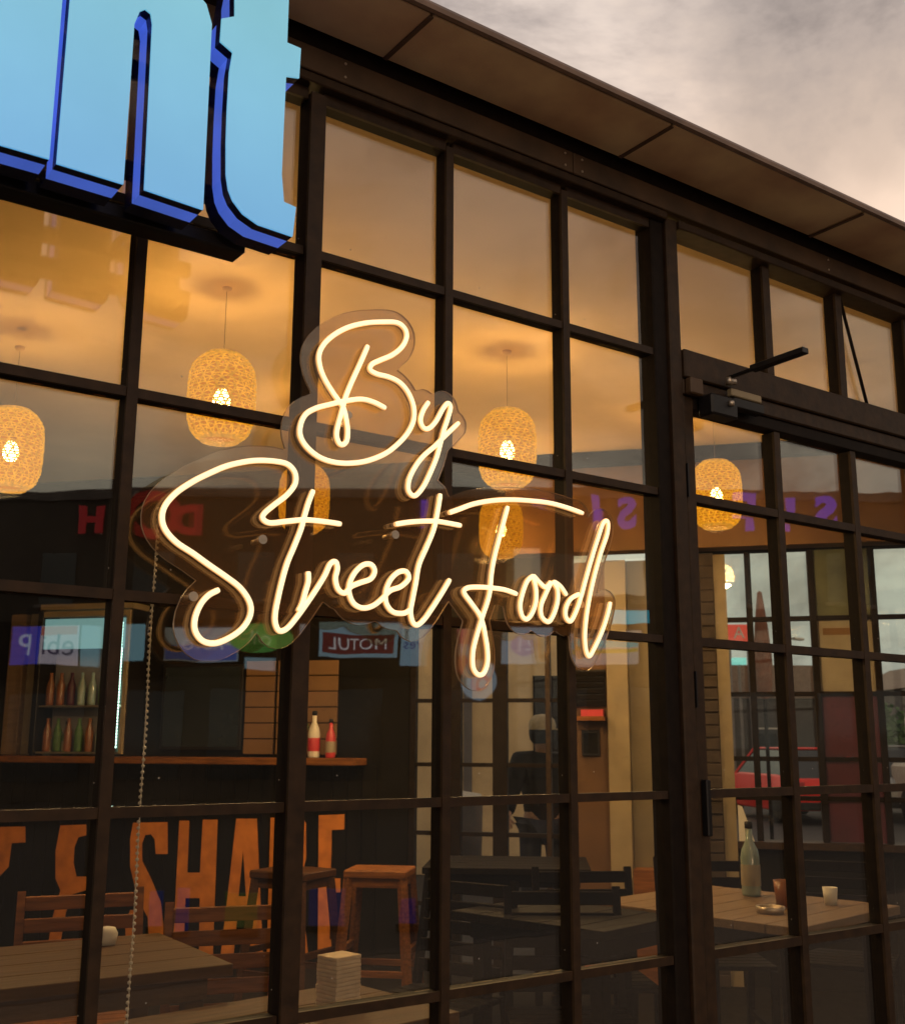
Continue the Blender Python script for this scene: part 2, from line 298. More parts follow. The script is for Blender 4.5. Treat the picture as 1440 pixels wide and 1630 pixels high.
NEON={'letter_b':[[(1.2608,2.102),(1.2494,2.0741),(1.2353,2.0409),(1.2179,2.0007),(1.2043,1.965),(1.1978,1.9376),(1.1887,1.9033),(1.1844,1.8767),(1.19,1.8583),(1.2001,1.8542),(1.2106,1.8649),(1.2129,1.888),(1.2086,1.9134),(1.2014,1.9382),(1.1901,1.9525),(1.1716,1.9719),(1.1511,1.9973),(1.1378,2.024),(1.1341,2.0527),(1.1467,2.0819),(1.1746,2.1114),(1.2106,2.1365),(1.255,2.1564),(1.3005,2.1694),(1.3394,2.1768),(1.3612,2.1678),(1.3675,2.1482),(1.356,2.1213),(1.3291,2.0946),(1.2948,2.0736),(1.2723,2.0587),(1.2689,2.0444),(1.2879,2.0382),(1.3186,2.0376),(1.3497,2.0302),(1.3735,2.0109),(1.3898,1.9796),(1.3902,1.9456),(1.375,1.9124),(1.3483,1.881),(1.3145,1.8523),(1.2701,1.8289),(1.2265,1.8157),(1.1835,1.8108),(1.1446,1.8159),(1.1128,1.833),(1.0949,1.8552),(1.0933,1.8803),(1.105,1.9078),(1.1305,1.9268),(1.1653,1.942),(1.2009,1.9561),(1.2445,1.9693),(1.2781,1.969),(1.3124,1.9603)]],'letter_y':[[(1.4327,1.998),(1.4177,1.9745),(1.41,1.9491),(1.4182,1.9317),(1.4342,1.9327),(1.4541,1.9534),(1.4743,1.9883),(1.4886,2.0049),(1.4969,1.996),(1.4888,1.9665),(1.4767,1.9331),(1.4668,1.897),(1.457,1.8646),(1.4393,1.8246),(1.4198,1.7882),(1.3966,1.7633),(1.379,1.7725),(1.3798,1.7992),(1.3957,1.8315),(1.419,1.8621),(1.4507,1.8909),(1.4829,1.9238),(1.522,1.9619)]],'word_street':[[(1.2017,1.6731),(1.1631,1.6735),(1.1117,1.6716),(1.0651,1.6623),(1.0293,1.655),(1.0127,1.662),(1.0155,1.6743),(1.0374,1.6952),(1.0662,1.7204),(1.0852,1.7476),(1.0843,1.7722),(1.0669,1.7882),(1.0401,1.7909),(1.0008,1.7873),(0.9658,1.7789),(0.9254,1.7637),(0.8893,1.7435),(0.8541,1.7208),(0.82,1.6929),(0.7983,1.6642),(0.7926,1.638),(0.8013,1.6136),(0.8259,1.5909),(0.8623,1.5721),(0.8962,1.5527),(0.9369,1.5307),(0.9688,1.5105),(0.9904,1.4833),(0.9931,1.4576),(0.9788,1.4309),(0.9521,1.4094),(0.9195,1.3949),(0.8925,1.3976),(0.8753,1.416),(0.873,1.4408),(0.8827,1.4694),(0.8995,1.4905),(0.9215,1.5036)],[(1.1302,1.7401),(1.1199,1.7125),(1.1114,1.6825),(1.1031,1.6499),(1.0873,1.6083),(1.0731,1.573),(1.0624,1.533),(1.0547,1.4964),(1.0498,1.4658),(1.0507,1.444),(1.0605,1.4283),(1.0785,1.4349),(1.0991,1.4583),(1.1229,1.4906),(1.147,1.5263),(1.1653,1.5563),(1.1775,1.5818),(1.1904,1.5874),(1.1957,1.5735),(1.1915,1.5501),(1.1987,1.5278),(1.2153,1.5205),(1.2314,1.5363),(1.2545,1.547),(1.2813,1.5581),(1.2912,1.5767),(1.2806,1.5904),(1.2603,1.587),(1.2405,1.569),(1.2278,1.5447),(1.2268,1.5215),(1.239,1.4994),(1.2626,1.4911),(1.2895,1.4989),(1.3131,1.5168),(1.3335,1.5361),(1.3613,1.5474),(1.3823,1.5672),(1.375,1.583),(1.3537,1.5795),(1.333,1.5598),(1.3214,1.5322),(1.3236,1.5059),(1.3413,1.4881),(1.3694,1.4871),(1.3869,1.4958)],[(1.1243,1.5596),(1.125,1.5385),(1.1189,1.5155),(1.112,1.4897),(1.1033,1.4724)],[(1.4688,1.7773),(1.4627,1.7418),(1.4519,1.6936),(1.432,1.648),(1.4106,1.603),(1.4022,1.5599),(1.3937,1.5202),(1.3888,1.493),(1.3944,1.4696),(1.407,1.463),(1.4266,1.4777),(1.4518,1.5096),(1.4773,1.545),(1.4977,1.5759)],[(1.343,1.6893),(1.384,1.6994),(1.4277,1.7068),(1.4611,1.7102),(1.495,1.7096),(1.5294,1.7083)]],'word_food':[[(1.4941,1.735),(1.5247,1.7478),(1.5675,1.7661),(1.6233,1.7815),(1.6806,1.7914),(1.7392,1.7968),(1.8037,1.7996),(1.8608,1.7957),(1.9214,1.7872)],[(1.6722,1.7731),(1.6596,1.7355),(1.6431,1.6848),(1.6288,1.6383),(1.6206,1.5993),(1.6165,1.5609),(1.6086,1.532),(1.5967,1.503),(1.587,1.4775),(1.5754,1.4459),(1.5658,1.4117),(1.5658,1.3753),(1.5792,1.3582),(1.5965,1.3613),(1.6082,1.3863),(1.6083,1.417),(1.6025,1.4475),(1.5948,1.478),(1.5831,1.5005),(1.5599,1.5251),(1.5388,1.5482),(1.5483,1.5599),(1.5793,1.5647),(1.6225,1.5662),(1.6625,1.5648),(1.6991,1.5576)],[(1.7515,1.608),(1.7325,1.5933),(1.7176,1.5629),(1.709,1.5301),(1.7149,1.505),(1.7293,1.498),(1.7461,1.5136),(1.759,1.5436),(1.7595,1.5761),(1.7515,1.6064),(1.7703,1.5934),(1.7913,1.5821),(1.8087,1.5967),(1.7911,1.5657),(1.7757,1.5352),(1.7774,1.5077),(1.7984,1.4962),(1.8158,1.5153),(1.8294,1.549),(1.83,1.5787),(1.8174,1.5975),(1.8389,1.5894),(1.8602,1.568)],[(1.9024,1.5747),(1.8732,1.5591),(1.8573,1.5347),(1.8568,1.5116),(1.8719,1.5027),(1.8901,1.5271),(1.9065,1.5617),(1.9234,1.6068),(1.9479,1.6703),(1.9726,1.7281),(1.9925,1.7705),(2.0091,1.7742),(2.0057,1.7423),(1.9806,1.6874),(1.9557,1.6232),(1.9381,1.5675),(1.9254,1.513),(1.9196,1.4661),(1.9231,1.43),(1.9339,1.418),(1.9526,1.4415),(1.9788,1.483),(1.9985,1.5247),(2.0114,1.5614)]]}
CONTOUR=[(0.7585,1.6227),(0.7566,1.6409),(0.7585,1.6589),(0.7621,1.6709),(0.771,1.6889),(0.7842,1.7069),(0.8005,1.7241),(0.8425,1.7566),(0.9025,1.7926),(0.9265,1.8032),(0.9565,1.8137),(0.9805,1.8201),(1.0105,1.8249),(1.0345,1.8267),(1.0645,1.8259),(1.0678,1.8269),(1.0585,1.8508),(1.0563,1.8689),(1.0579,1.8869),(1.0654,1.9109),(1.0759,1.9289),(1.0872,1.9409),(1.1039,1.9529),(1.1266,1.9649),(1.1256,1.9709),(1.1141,1.9889),(1.1056,2.0069),(1.0991,2.0309),(1.0977,2.0489),(1.1003,2.0669),(1.107,2.0849),(1.1185,2.1043),(1.1365,2.1251),(1.1545,2.1415),(1.1785,2.1591),(1.2025,2.1729),(1.2265,2.1839),(1.2505,2.193),(1.2925,2.2045),(1.3225,2.2114),(1.3405,2.2128),(1.3525,2.2114),(1.3645,2.2078),(1.3825,2.197),(1.3885,2.1912),(1.3959,2.1809),(1.4011,2.1689),(1.4033,2.1569),(1.4024,2.1389),(1.3992,2.1269),(1.3941,2.1149),(1.3869,2.1029),(1.3776,2.0909),(1.3543,2.0669),(1.3685,2.0609),(1.3825,2.052),(1.3945,2.0413),(1.4065,2.0266),(1.4125,2.0278),(1.4245,2.0331),(1.4305,2.0339),(1.4425,2.0326),(1.4545,2.0266),(1.4605,2.0287),(1.4725,2.0371),(1.4845,2.0407),(1.4965,2.0406),(1.5082,2.0369),(1.5172,2.0309),(1.5229,2.0249),(1.5297,2.0129),(1.5326,2.0009),(1.5361,1.9949),(1.5457,1.9889),(1.5547,1.9769),(1.5568,1.9709),(1.5579,1.9589),(1.5547,1.9469),(1.5458,1.9349),(1.5032,1.8929),(1.4905,1.8516),(1.4749,1.8149),(1.494,1.8029),(1.4989,1.7969),(1.504,1.7849),(1.5085,1.78),(1.5565,1.8004),(1.6165,1.8168),(1.6765,1.8272),(1.7485,1.8335),(1.7905,1.8354),(1.8265,1.8348),(1.8745,1.8303),(1.9285,1.8225),(1.9405,1.8176),(1.95,1.8089),(1.956,1.7969),(1.9585,1.7842),(1.9615,1.7909),(1.9747,1.8029),(1.9825,1.8079),(1.9945,1.8122),(2.0005,1.813),(2.0125,1.8123),(2.0185,1.8104),(2.0305,1.8038),(2.041,1.7909),(2.0435,1.7849),(2.0459,1.7729),(2.0453,1.7549),(2.0425,1.7405),(2.0365,1.7224),(2.0151,1.6769),(1.9945,1.6249),(1.9813,1.5869),(1.9825,1.5838),(1.985,1.5869),(1.9941,1.5929),(2.0005,1.5957),(2.0125,1.5974),(2.0245,1.5949),(2.0365,1.5872),(2.0416,1.5809),(2.0466,1.5689),(2.0471,1.5569),(2.0333,1.5149),(2.0142,1.4729),(2.0005,1.449),(1.9726,1.4069),(1.9585,1.3913),(1.9465,1.3843),(1.9405,1.3826),(1.9285,1.3818),(1.9165,1.3849),(1.909,1.3889),(1.9021,1.3949),(1.8936,1.4069),(1.8889,1.4189),(1.8852,1.4369),(1.8836,1.4609),(1.8818,1.4669),(1.8805,1.4678),(1.8685,1.4661),(1.8565,1.468),(1.8454,1.4729),(1.8385,1.4779),(1.8325,1.4769),(1.8205,1.4668),(1.8145,1.4639),(1.8025,1.4604),(1.7905,1.4604),(1.7785,1.4634),(1.7605,1.4735),(1.748,1.4669),(1.7365,1.4627),(1.7245,1.4617),(1.7125,1.4639),(1.7051,1.4669),(1.6959,1.4729),(1.6851,1.4849),(1.6769,1.5029),(1.6733,1.5209),(1.6708,1.5269),(1.6525,1.5296),(1.6465,1.529),(1.6306,1.4909),(1.6304,1.4849),(1.6404,1.4429),(1.6442,1.4189),(1.6453,1.3949),(1.6414,1.3709),(1.634,1.3529),(1.6285,1.3438),(1.6209,1.3349),(1.6131,1.3289),(1.6045,1.3245),(1.5865,1.321),(1.5715,1.3229),(1.5565,1.3298),(1.544,1.3409),(1.5385,1.3486),(1.5333,1.3589),(1.5301,1.3709),(1.5286,1.3829),(1.5286,1.4009),(1.5305,1.4189),(1.5366,1.4429),(1.5491,1.4789),(1.549,1.4849),(1.5085,1.5271),(1.4737,1.4789),(1.4545,1.455),(1.4365,1.4384),(1.4185,1.4289),(1.4065,1.4267),(1.4005,1.4269),(1.3885,1.4296),(1.3758,1.4369),(1.3645,1.4493),(1.3465,1.4504),(1.3345,1.4526),(1.3225,1.4573),(1.3105,1.4653),(1.3045,1.4662),(1.2865,1.4589),(1.2685,1.4554),(1.2565,1.4554),(1.2445,1.4575),(1.2265,1.4646),(1.2146,1.4729),(1.2025,1.4853),(1.1905,1.4895),(1.1785,1.4973),(1.1725,1.4997),(1.1459,1.4609),(1.1185,1.425),(1.1011,1.4069),(1.0885,1.3987),(1.0765,1.3939),(1.0645,1.392),(1.0471,1.3949),(1.0345,1.4026),(1.0285,1.4088),(1.0225,1.418),(1.0165,1.4219),(1.0056,1.4069),(0.9925,1.3942),(0.9745,1.381),(0.9505,1.3678),(0.9325,1.3611),(0.9205,1.3587),(0.9025,1.3583),(0.8845,1.3621),(0.8665,1.3715),(0.86,1.3769),(0.8496,1.3889),(0.8403,1.4069),(0.8373,1.4189),(0.8363,1.4309),(0.8391,1.4549),(0.8485,1.4814),(0.8605,1.5012),(0.8792,1.5209),(0.8481,1.5389),(0.8125,1.5568),(0.7945,1.5694),(0.7825,1.5802),(0.7719,1.5929),(0.7648,1.6049),(0.7601,1.6169)]
HOLES=[[(1.1245,1.5963),(1.1222,1.5989),(1.1365,1.6358),(1.1425,1.6375),(1.2025,1.6371),(1.2145,1.6395),(1.2264,1.6469),(1.2315,1.6529),(1.2348,1.6589),(1.2376,1.6709),(1.2363,1.6829),(1.234,1.6889),(1.2265,1.6991),(1.2205,1.7037),(1.2139,1.7069),(1.2025,1.7091),(1.1605,1.7102),(1.1583,1.7129),(1.165,1.7309),(1.1661,1.7369),(1.1651,1.7489),(1.1595,1.7609),(1.1542,1.7669),(1.1448,1.7729),(1.1485,1.7766),(1.1845,1.7748),(1.2025,1.7757),(1.2265,1.779),(1.2565,1.7861),(1.2865,1.7969),(1.3105,1.8082),(1.3345,1.8224),(1.3525,1.8359),(1.3551,1.8329),(1.3451,1.8089),(1.3413,1.7849),(1.343,1.7669),(1.3465,1.7572),(1.3525,1.7474),(1.3633,1.7369),(1.361,1.7309),(1.3285,1.7222),(1.3165,1.7137),(1.3089,1.7009),(1.3074,1.6949),(1.3076,1.6829),(1.3105,1.674),(1.3165,1.6649),(1.3238,1.6589),(1.3345,1.6543),(1.3465,1.6535),(1.3954,1.6649),(1.3975,1.6589),(1.3797,1.6229),(1.3765,1.6197),(1.3585,1.6188),(1.3465,1.6156),(1.3345,1.61),(1.3225,1.6013),(1.3045,1.6181),(1.2958,1.6229),(1.2865,1.6259),(1.2745,1.6271),(1.2565,1.6242),(1.2403,1.6169),(1.2265,1.6066),(1.2205,1.6079),(1.2109,1.6169),(1.2025,1.6213),(1.1905,1.6238),(1.1845,1.6236),(1.1725,1.621),(1.1605,1.6147),(1.15,1.6049),(1.1425,1.5932),(1.1305,1.595)],[(0.8305,1.6346),(0.8285,1.6409),(0.8299,1.6469),(0.8365,1.6574),(0.843,1.6649),(0.8545,1.6758),(0.8713,1.6889),(0.9025,1.7095),(0.9385,1.7302),(0.9625,1.7399),(0.9985,1.7504),(1.0285,1.7544),(1.0466,1.7549),(1.0434,1.7489),(1.0379,1.7429),(0.9925,1.7027),(0.9821,1.6889),(0.977,1.6769),(0.9755,1.6649),(0.9775,1.6529),(0.9805,1.6459),(0.9887,1.6349),(0.9961,1.6289),(1.0045,1.6242),(1.0225,1.6194),(1.0345,1.6194),(1.0465,1.621),(1.0519,1.6169),(1.0361,1.5749),(1.0225,1.5194),(1.021,1.5149),(1.0165,1.5099),(0.9985,1.5319),(0.9805,1.5467),(0.8785,1.6042),(0.8485,1.6192),(0.8357,1.6289)],[(1.6585,1.604),(1.6606,1.6169),(1.6687,1.6469),(1.704,1.7549),(1.7065,1.7578),(1.7785,1.7635),(1.8085,1.7638),(1.8625,1.7595),(1.9225,1.7512),(1.9345,1.7537),(1.9465,1.7614),(1.9373,1.7369),(1.9142,1.6829),(1.8865,1.611),(1.8805,1.604),(1.8745,1.6055),(1.8625,1.6166),(1.8529,1.6229),(1.8325,1.6317),(1.8205,1.6338),(1.8145,1.6336),(1.8025,1.6322),(1.7905,1.6281),(1.7845,1.628),(1.7665,1.6407),(1.7605,1.6428),(1.7485,1.6439),(1.7365,1.6407),(1.7125,1.6245),(1.7054,1.6169),(1.6935,1.5989),(1.6885,1.5968),(1.6645,1.6007)],[(1.4425,1.5578),(1.4395,1.5629),(1.4421,1.5809),(1.4452,1.5929),(1.4819,1.6709),(1.4845,1.6736),(1.5325,1.6724),(1.5445,1.6756),(1.5549,1.6829),(1.5628,1.6949),(1.5654,1.7069),(1.5651,1.7129),(1.5618,1.7249),(1.5625,1.7256),(1.5925,1.7364),(1.6225,1.7444),(1.6241,1.7429),(1.6222,1.7369),(1.5938,1.6469),(1.585,1.6049),(1.5805,1.6008),(1.5505,1.5976),(1.5325,1.5923),(1.5189,1.6049),(1.5085,1.6102),(1.4965,1.6119),(1.4845,1.6094),(1.4765,1.6049),(1.4701,1.5989),(1.446,1.5629)],[(1.2445,1.9177),(1.2419,1.9289),(1.2445,1.9321),(1.2505,1.9338),(1.2625,1.9345),(1.2745,1.9332),(1.3105,1.9244),(1.3225,1.9258),(1.3299,1.9289),(1.3378,1.9349),(1.3427,1.9409),(1.3484,1.9529),(1.3484,1.9649),(1.3471,1.9709),(1.3404,1.9829),(1.3342,1.9889),(1.3222,1.9949),(1.3225,1.9965),(1.3285,1.9987),(1.3345,1.9975),(1.3386,1.9949),(1.3449,1.9889),(1.3526,1.9769),(1.3559,1.9649),(1.355,1.9529),(1.3501,1.9409),(1.3427,1.9289),(1.333,1.9169),(1.3153,1.8989),(1.2985,1.885),(1.2827,1.8749),(1.2505,1.8598),(1.2474,1.8629),(1.2487,1.8749),(1.2486,1.8929),(1.2447,1.9169)]]
LETTERS={'letter_t':[(0.8005,2.7487),(0.7919,2.6796),(0.7944,2.6286),(0.7669,2.612),(0.7663,2.5606),(0.7936,2.5474),(0.7888,2.5019),(0.7882,2.4204),(0.7894,2.3501),(0.7928,2.2814),(0.7989,2.251),(0.809,2.2311),(0.8308,2.21),(0.864,2.1967),(0.9409,2.1932),(0.9458,2.2586),(0.9187,2.2623),(0.9115,2.3197),(0.9118,2.4359),(0.9126,2.5399),(0.9425,2.5474),(0.944,2.6168),(0.9121,2.6175),(0.9118,2.753)],'letter_n':[(0.4736,2.663),(0.4744,2.1997),(0.5951,2.198),(0.5942,2.5274),(0.6028,2.558),(0.6129,2.567),(0.624,2.5623),(0.6283,2.5417),(0.634,2.1994),(0.7501,2.1941),(0.7471,2.5915),(0.7336,2.6295),(0.7025,2.6548),(0.6618,2.6608),(0.6235,2.6388),(0.6001,2.6),(0.5749,2.726)],'letter_a':[(0.4639,2.6584),(0.4604,2.5204),(0.4616,2.2039),(0.3789,2.2031),(0.2676,2.2049),(0.2519,2.2654),(0.2589,2.56)]}
MURAL={'T':[(-1.425,0.628),(-1.036,0.643),(-1.026,0.542),(-1.129,0.533),(-1.137,0.383),(-1.211,0.306),(-1.179,-0.013),(-1.267,-0.017),(-1.309,0.529),(-1.414,0.526)],'amp':[(-0.772,0.655),(-0.584,0.665),(-0.579,0.597),(-0.635,0.583),(-0.659,0.521),(-0.658,0.422),(-0.629,0.337),(-0.558,0.339),(-0.551,0.254),(-0.649,0.226),(-0.689,0.104),(-0.71,-0.066),(-0.795,-0.069),(-0.78,0.076),(-0.737,0.248),(-0.779,0.32),(-0.794,0.492)],'S':[(-0.243,0.684),(0.001,0.693),(0.014,0.496),(-0.069,0.493),(-0.082,0.584),(-0.112,0.614),(-0.153,0.607),(-0.171,0.557),(-0.164,0.448),(-0.094,0.342),(-0.016,0.201),(0.014,0.049),(0.009,-0.081),(-0.063,-0.119),(-0.173,-0.124),(-0.237,-0.092),(-0.255,0.061),(-0.226,0.146),(-0.178,0.147),(-0.159,-0.03),(-0.108,-0.063),(-0.084,-0.015),(-0.099,0.103),(-0.184,0.231),(-0.245,0.41),(-0.257,0.58)],'H':[(0.084,0.703),(0.153,0.705),(0.158,0.386),(0.246,0.388),(0.248,0.713),(0.35,0.715),(0.36,-0.105),(0.267,-0.109),(0.254,0.235),(0.153,0.231),(0.16,-0.114),(0.086,-0.118)],'A':[(0.479,0.724),(0.619,0.726),(0.669,0.18),(0.694,-0.089),(0.616,-0.093),(0.584,0.188),(0.518,0.186),(0.498,-0.099),(0.413,-0.103),(0.442,0.241)],'Ah':[(0.535,0.527),(0.567,0.257),(0.518,0.256)],'R':[(0.712,0.734),(0.923,0.744),(0.95,0.703),(0.957,0.492),(0.922,0.374),(0.989,-0.07),(0.925,-0.073),(0.872,0.338),(0.807,0.336),(0.81,-0.078),(0.72,-0.082)],'Rh':[(0.794,0.664),(0.873,0.669),(0.881,0.443),(0.803,0.435)],'E':[(1.033,0.755),(1.201,0.765),(1.203,0.674),(1.12,0.668),(1.122,0.381),(1.185,0.383),(1.187,0.302),(1.124,0.3),(1.125,0.027),(1.22,0.031),(1.222,-0.053),(1.052,-0.067)]}
GZ = -0.30      # street level
FZ = -0.12      # room floor
CZ = 2.95       # ceiling height

# ================================================================== SETTING
g = bx('ground', M['asphalt'], None, -300, 300, -300, 300, GZ-.5, GZ-.012); tag(g, kind='structure')
rd = bx('road', M['asphalt'], None, -120, 120, -11.5, -4.6, -.1, 0, 0); rd.location = (0, 0, GZ-.008); rd.rotation_euler = (0, 0, 0); tag(rd, kind='structure')
pv = bx('pavement', M['paving'], None, -40, 40, -4.45, -.06, GZ-.3, GZ+.10); tag(pv, kind='structure')
kb = bx('kerb', M['kerb'], None, -40, 40, -4.6, -4.45, GZ-.3, GZ+.105, .01); tag(kb, kind='structure')
#ln = bx('road_marking', M['whiteP'], None, -60, 60, -8.1, -8.0, GZ-.006, GZ-.002); tag(ln, kind='structure')

# footprint of the room behind the glass: the rear wall runs at a slant and meets the shop front at x = 7.07
ANG = R(-49.487); WA = Vector((2.857, 4.926, 0)); WE = Vector((cos(ANG), sin(ANG), 0)); WN = Vector((-WE.y, WE.x, 0))
foot = [(-3.2, .03), (7.0, .03), (6.95, .14), (-1.75, 10.3), (-3.2, 10.3)]
def slab(name, m, z0, z1):
    mb = MB(); A_ = [mb.bm.verts.new((x, y, z0)) for x, y in foot]; B_ = [mb.bm.verts.new((x, y, z1)) for x, y in foot]
    mb.bm.faces.new(A_); mb.bm.faces.new(B_)
    for k in range(5): mb.bm.faces.new((A_[k], A_[(k+1) % 5], B_[(k+1) % 5], B_[k]))
    o = mb.build(name, m); return tag(o, kind='structure')
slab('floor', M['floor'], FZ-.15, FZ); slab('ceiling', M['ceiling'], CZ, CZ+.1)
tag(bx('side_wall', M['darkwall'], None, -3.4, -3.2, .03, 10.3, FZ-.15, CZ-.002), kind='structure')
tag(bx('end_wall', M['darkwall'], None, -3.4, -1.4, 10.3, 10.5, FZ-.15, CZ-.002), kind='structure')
# rear wall: local x runs along it to the right, local y away from the shop front
rear = thing('rear_wall', None, None, WA, ANG); tag(rear, kind='structure'); del_keys = []
def rw(name, m, u0, u1, o0, o1, z0, z1, parent=None, bevel=0):
    o = bx(name, M[m], parent or rear, u0, u1, o0, o1, z0, z1, bevel); return o
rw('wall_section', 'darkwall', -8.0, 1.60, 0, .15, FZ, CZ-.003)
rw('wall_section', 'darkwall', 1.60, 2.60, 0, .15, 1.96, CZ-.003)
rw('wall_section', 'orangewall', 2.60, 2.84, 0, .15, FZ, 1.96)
rw('pilaster', 'cream', 2.842, 2.97, -.05, .15, FZ, 2.30, bevel=.004)
rw('wall_section', 'greywall', 2.972, 3.22, 0, .15, FZ, 2.30)
rw('brown_panel', 'brownwall', 2.62, 2.838, .003, .12, 1.962, 2.30)
bp = rw('brick_pier', 'brick', 3.22, 3.49, -.06, .15, FZ, 2.32)
for k in range(34):
    for j in range(2):
        u = 3.222+(j*.135 if k % 2 == 0 else (j*.135-.066*0))
        w = .128 if k % 2 == 0 or j == 0 else .128
        off = 0 if k % 2 == 0 else .0
        b = rw('brick', 'brick', 3.224+j*.134+(.0 if k % 2 == 0 else -.0), 3.224+j*.134+w, -.068-random.random()*.008, -.058, FZ+.004+k*.0715, FZ+.066+k*.0715, parent=bp, bevel=.002)
rw('low_bench', 'wood', 2.98, 3.21, -.16, -.002, FZ, .50)
rw('window_jamb', 'cream', 3.49, 3.56, -.02, .12, FZ, 2.318)
rw('bulkhead', 'brownwall', 2.25, 6.4, -.16, -.012, 2.34, 2.86)
rw('ceiling_beam', 'frame_dark', -8.0, 6.4, -.22, -.004, 2.862, CZ-.004)
rw('upstand', 'darkwall', 3.56, 6.45, 0, .15, FZ, .62)
rw('upstand_cap', 'frame', 3.56, 6.45, -.03, .17, .622, .66)
rw('wall_section', 'darkwall', 3.22, 6.45, .0, .15, 2.345, CZ-.003)

# ================================================================== SHOP FRONT
fac = thing('glazed_shop_front', 'dark steel framed glass shop front of small square panes with a door', 'shop front', (0, 0, 0))
ROWS = [2.746, 2.326, 1.906, 1.486, 1.066, .646, .226]
BOT = GZ+.26
COLS = [-1.262, -.862, -.462, -.062, .338, .738]
LB = COLS+[1.14, 1.536, 1.931]
def vbar(x, z0, z1, w=.030, yf=-.027, parent=fac, name='mullion', m='frame'):
    g = MB().box(x-w/2, x+w/2, yf, yf+.009, z0, z1, 0).box(x-w/2+.0015, x+w/2-.0015, yf+.0092, .022, z0+.0005, z1-.0005, 1)  # lit front cap, dark body: shade on the bar's sides put into colour
    return g.build(name, [M[m], M['frame_dark']], parent)
def hbar(x0, x1, z, h=.021, yf=-.024, parent=fac, name='glazing_bar'):
    g = MB().box(x0, x1, yf, yf+.009, z-h/2, z+h/2, 0).box(x0+.0005, x1-.0005, yf+.0092, .020, z-h/2+.0015, z+h/2-.0015, 1)  # rails likewise: shaded sides coloured dark behind a lighter front
    return g.build(name, [M['frame'], M['frame_dark']], parent)
# left fixed bay (x -1.26 .. 2.30)
for x in LB:
    vbar(x, BOT, 2.73, w=.040 if abs(x-1.14) < .01 else .023, yf=-.040 if abs(x-1.14) < .01 else -.027)
edges = LB+[2.270]
for i in range(len(edges)-1):
    wL = .020 if abs(edges[i]-1.14) < .01 else .0115
    wR = .020 if abs(edges[i+1]-1.14) < .01 else .0115
    a, b = edges[i]+wL, edges[i+1]-(wR if i < len(edges)-2 else 0)
    for z in ROWS[1:]: hbar(a+.0005, b-.0005, z)
    hbar(a+.0005, b-.0005, ROWS[0]-.014, h=.03)
    zz = [ROWS[0]-.03]+ROWS[1:]+[BOT]
    for k in range(len(zz)-1):
        bx('pane', M['glass'], fac, a-.004, b+.004, 0, .006, zz[k+1]+(.011 if k < len(zz)-2 else 0), zz[k]-.011)
bx('corner_post', M['frame_dark'], fac, 2.271, 2.3225, -.030, .04, BOT, 2.745, .004)  # dark part of the post: shade put into the colour, lit edge follows
bx('corner_post', M['frame'], fac, 2.324, 2.372, -.042, .05, BOT, 2.76, .004)
bx('top_rail', M['frame'], fac, -1.3, 2.3225, -.052, .03, 2.747, 2.772, .003)
bx('top_rail', M['frame'], fac, 2.3725, 7.0, -.052, .03, 2.732, 2.760, .003)
bx('plinth', M['header'], fac, -3.2, 7.0, -.05, .03, GZ-.1, BOT-.001)
# left closing wall of the front
bx('wall_panel', M['darkwall'], fac, -3.2, -1.28, -.03, .03, BOT, 2.745)
# transom lights over the door
TX = [2.373, 2.80, 3.185, 3.59]
for x in TX[1:]: vbar(x, 2.352, 2.731, w=.034)

for a, b in zip([2.3735, 2.818, 3.203], [2.782, 3.167, 3.572]):
    bx('transom_pane', M['glass'], fac, a-.003, b+.003, 0, .006, 2.345, 2.735)
bx('door_head', M['frame'], fac, 2.3735, 4.9, -.050, .04, 2.262, 2.350, .004)
bx('door_head_lower', M['frame'], fac, 2.3735, 4.9, -.040, .04, 2.212, 2.2605, .004)
# door leaf
door = thing('door', None, None); door.parent = fac
DX = [2.40, 2.811, 3.207, 3.59]
bx('door_stile', M['frame'], door, 2.379, 2.420, -.034, .02, BOT, 2.210, .003)
bx('door_stile', M['frame'], door, 3.575, 3.64, -.036, .02, BOT, 2.210, .003)
bx('door_rail', M['frame_dark'], door, 2.421, 3.574, -.032, .02, 2.172, 2.210, .003)
bx('door_rail', M['frame'], door, 2.421, 3.574, -.034, .02, BOT, BOT+.10, .003)
for x in DX[1:3]: vbar(x, BOT+.101, 2.171, w=.028, parent=door, name='door_mullion')
dz = [2.175]+ROWS[2:6]+[.226, BOT+.10]
for a, b in ((2.4205, 2.7965), (2.8255, 3.1925), (3.2215, 3.5745)):
    for z in ROWS[2:]: hbar(a, b, z, h=.024, yf=-.026, parent=door, name='door_glazing_bar')
    for k in range(len(dz)-1):
        bx('door_pane', M['glass'], door, a-.003, b+.003, 0, .006, dz[k+1]+.01, dz[k]-.01)
h = MB().box(2.386, 2.404, -.058, -.0345, .955, 1.105).build('door_handle', M['black'], door, .003)
for z in (1.35, 1.95): bx('door_hinge', M['black'], door, 2.3735, 2.3785, -.045, .0, z-.05, z+.05)
mb = MB().box(2.435, 2.55, -.095, -.0365, 2.150, 2.215)
mb.build('closer_body', M['black'], door, .006)
bx('closer_bracket', M['header'], door, 2.38, 2.434, -.066, -.0405, 2.21, 2.26, .004)
bx('closer_cover', M['cream'], door, 2.551, 2.69, -.072, -.0515, 2.232, 2.256, .003)
bx('closer_cover', M['black'], door, 2.552, 2.69, -.080, -.0425, 2.195, 2.2255, .003)
mb = MB().beam((2.535, -.03-.045, 2.283), (2.535, -.17, 2.286), .012, .010).beam((2.535, -.165, 2.286), (2.541, -.35, 2.292), .028, .018)
mb.build('closer_arm', M['black'], door, .002)
mb = MB()
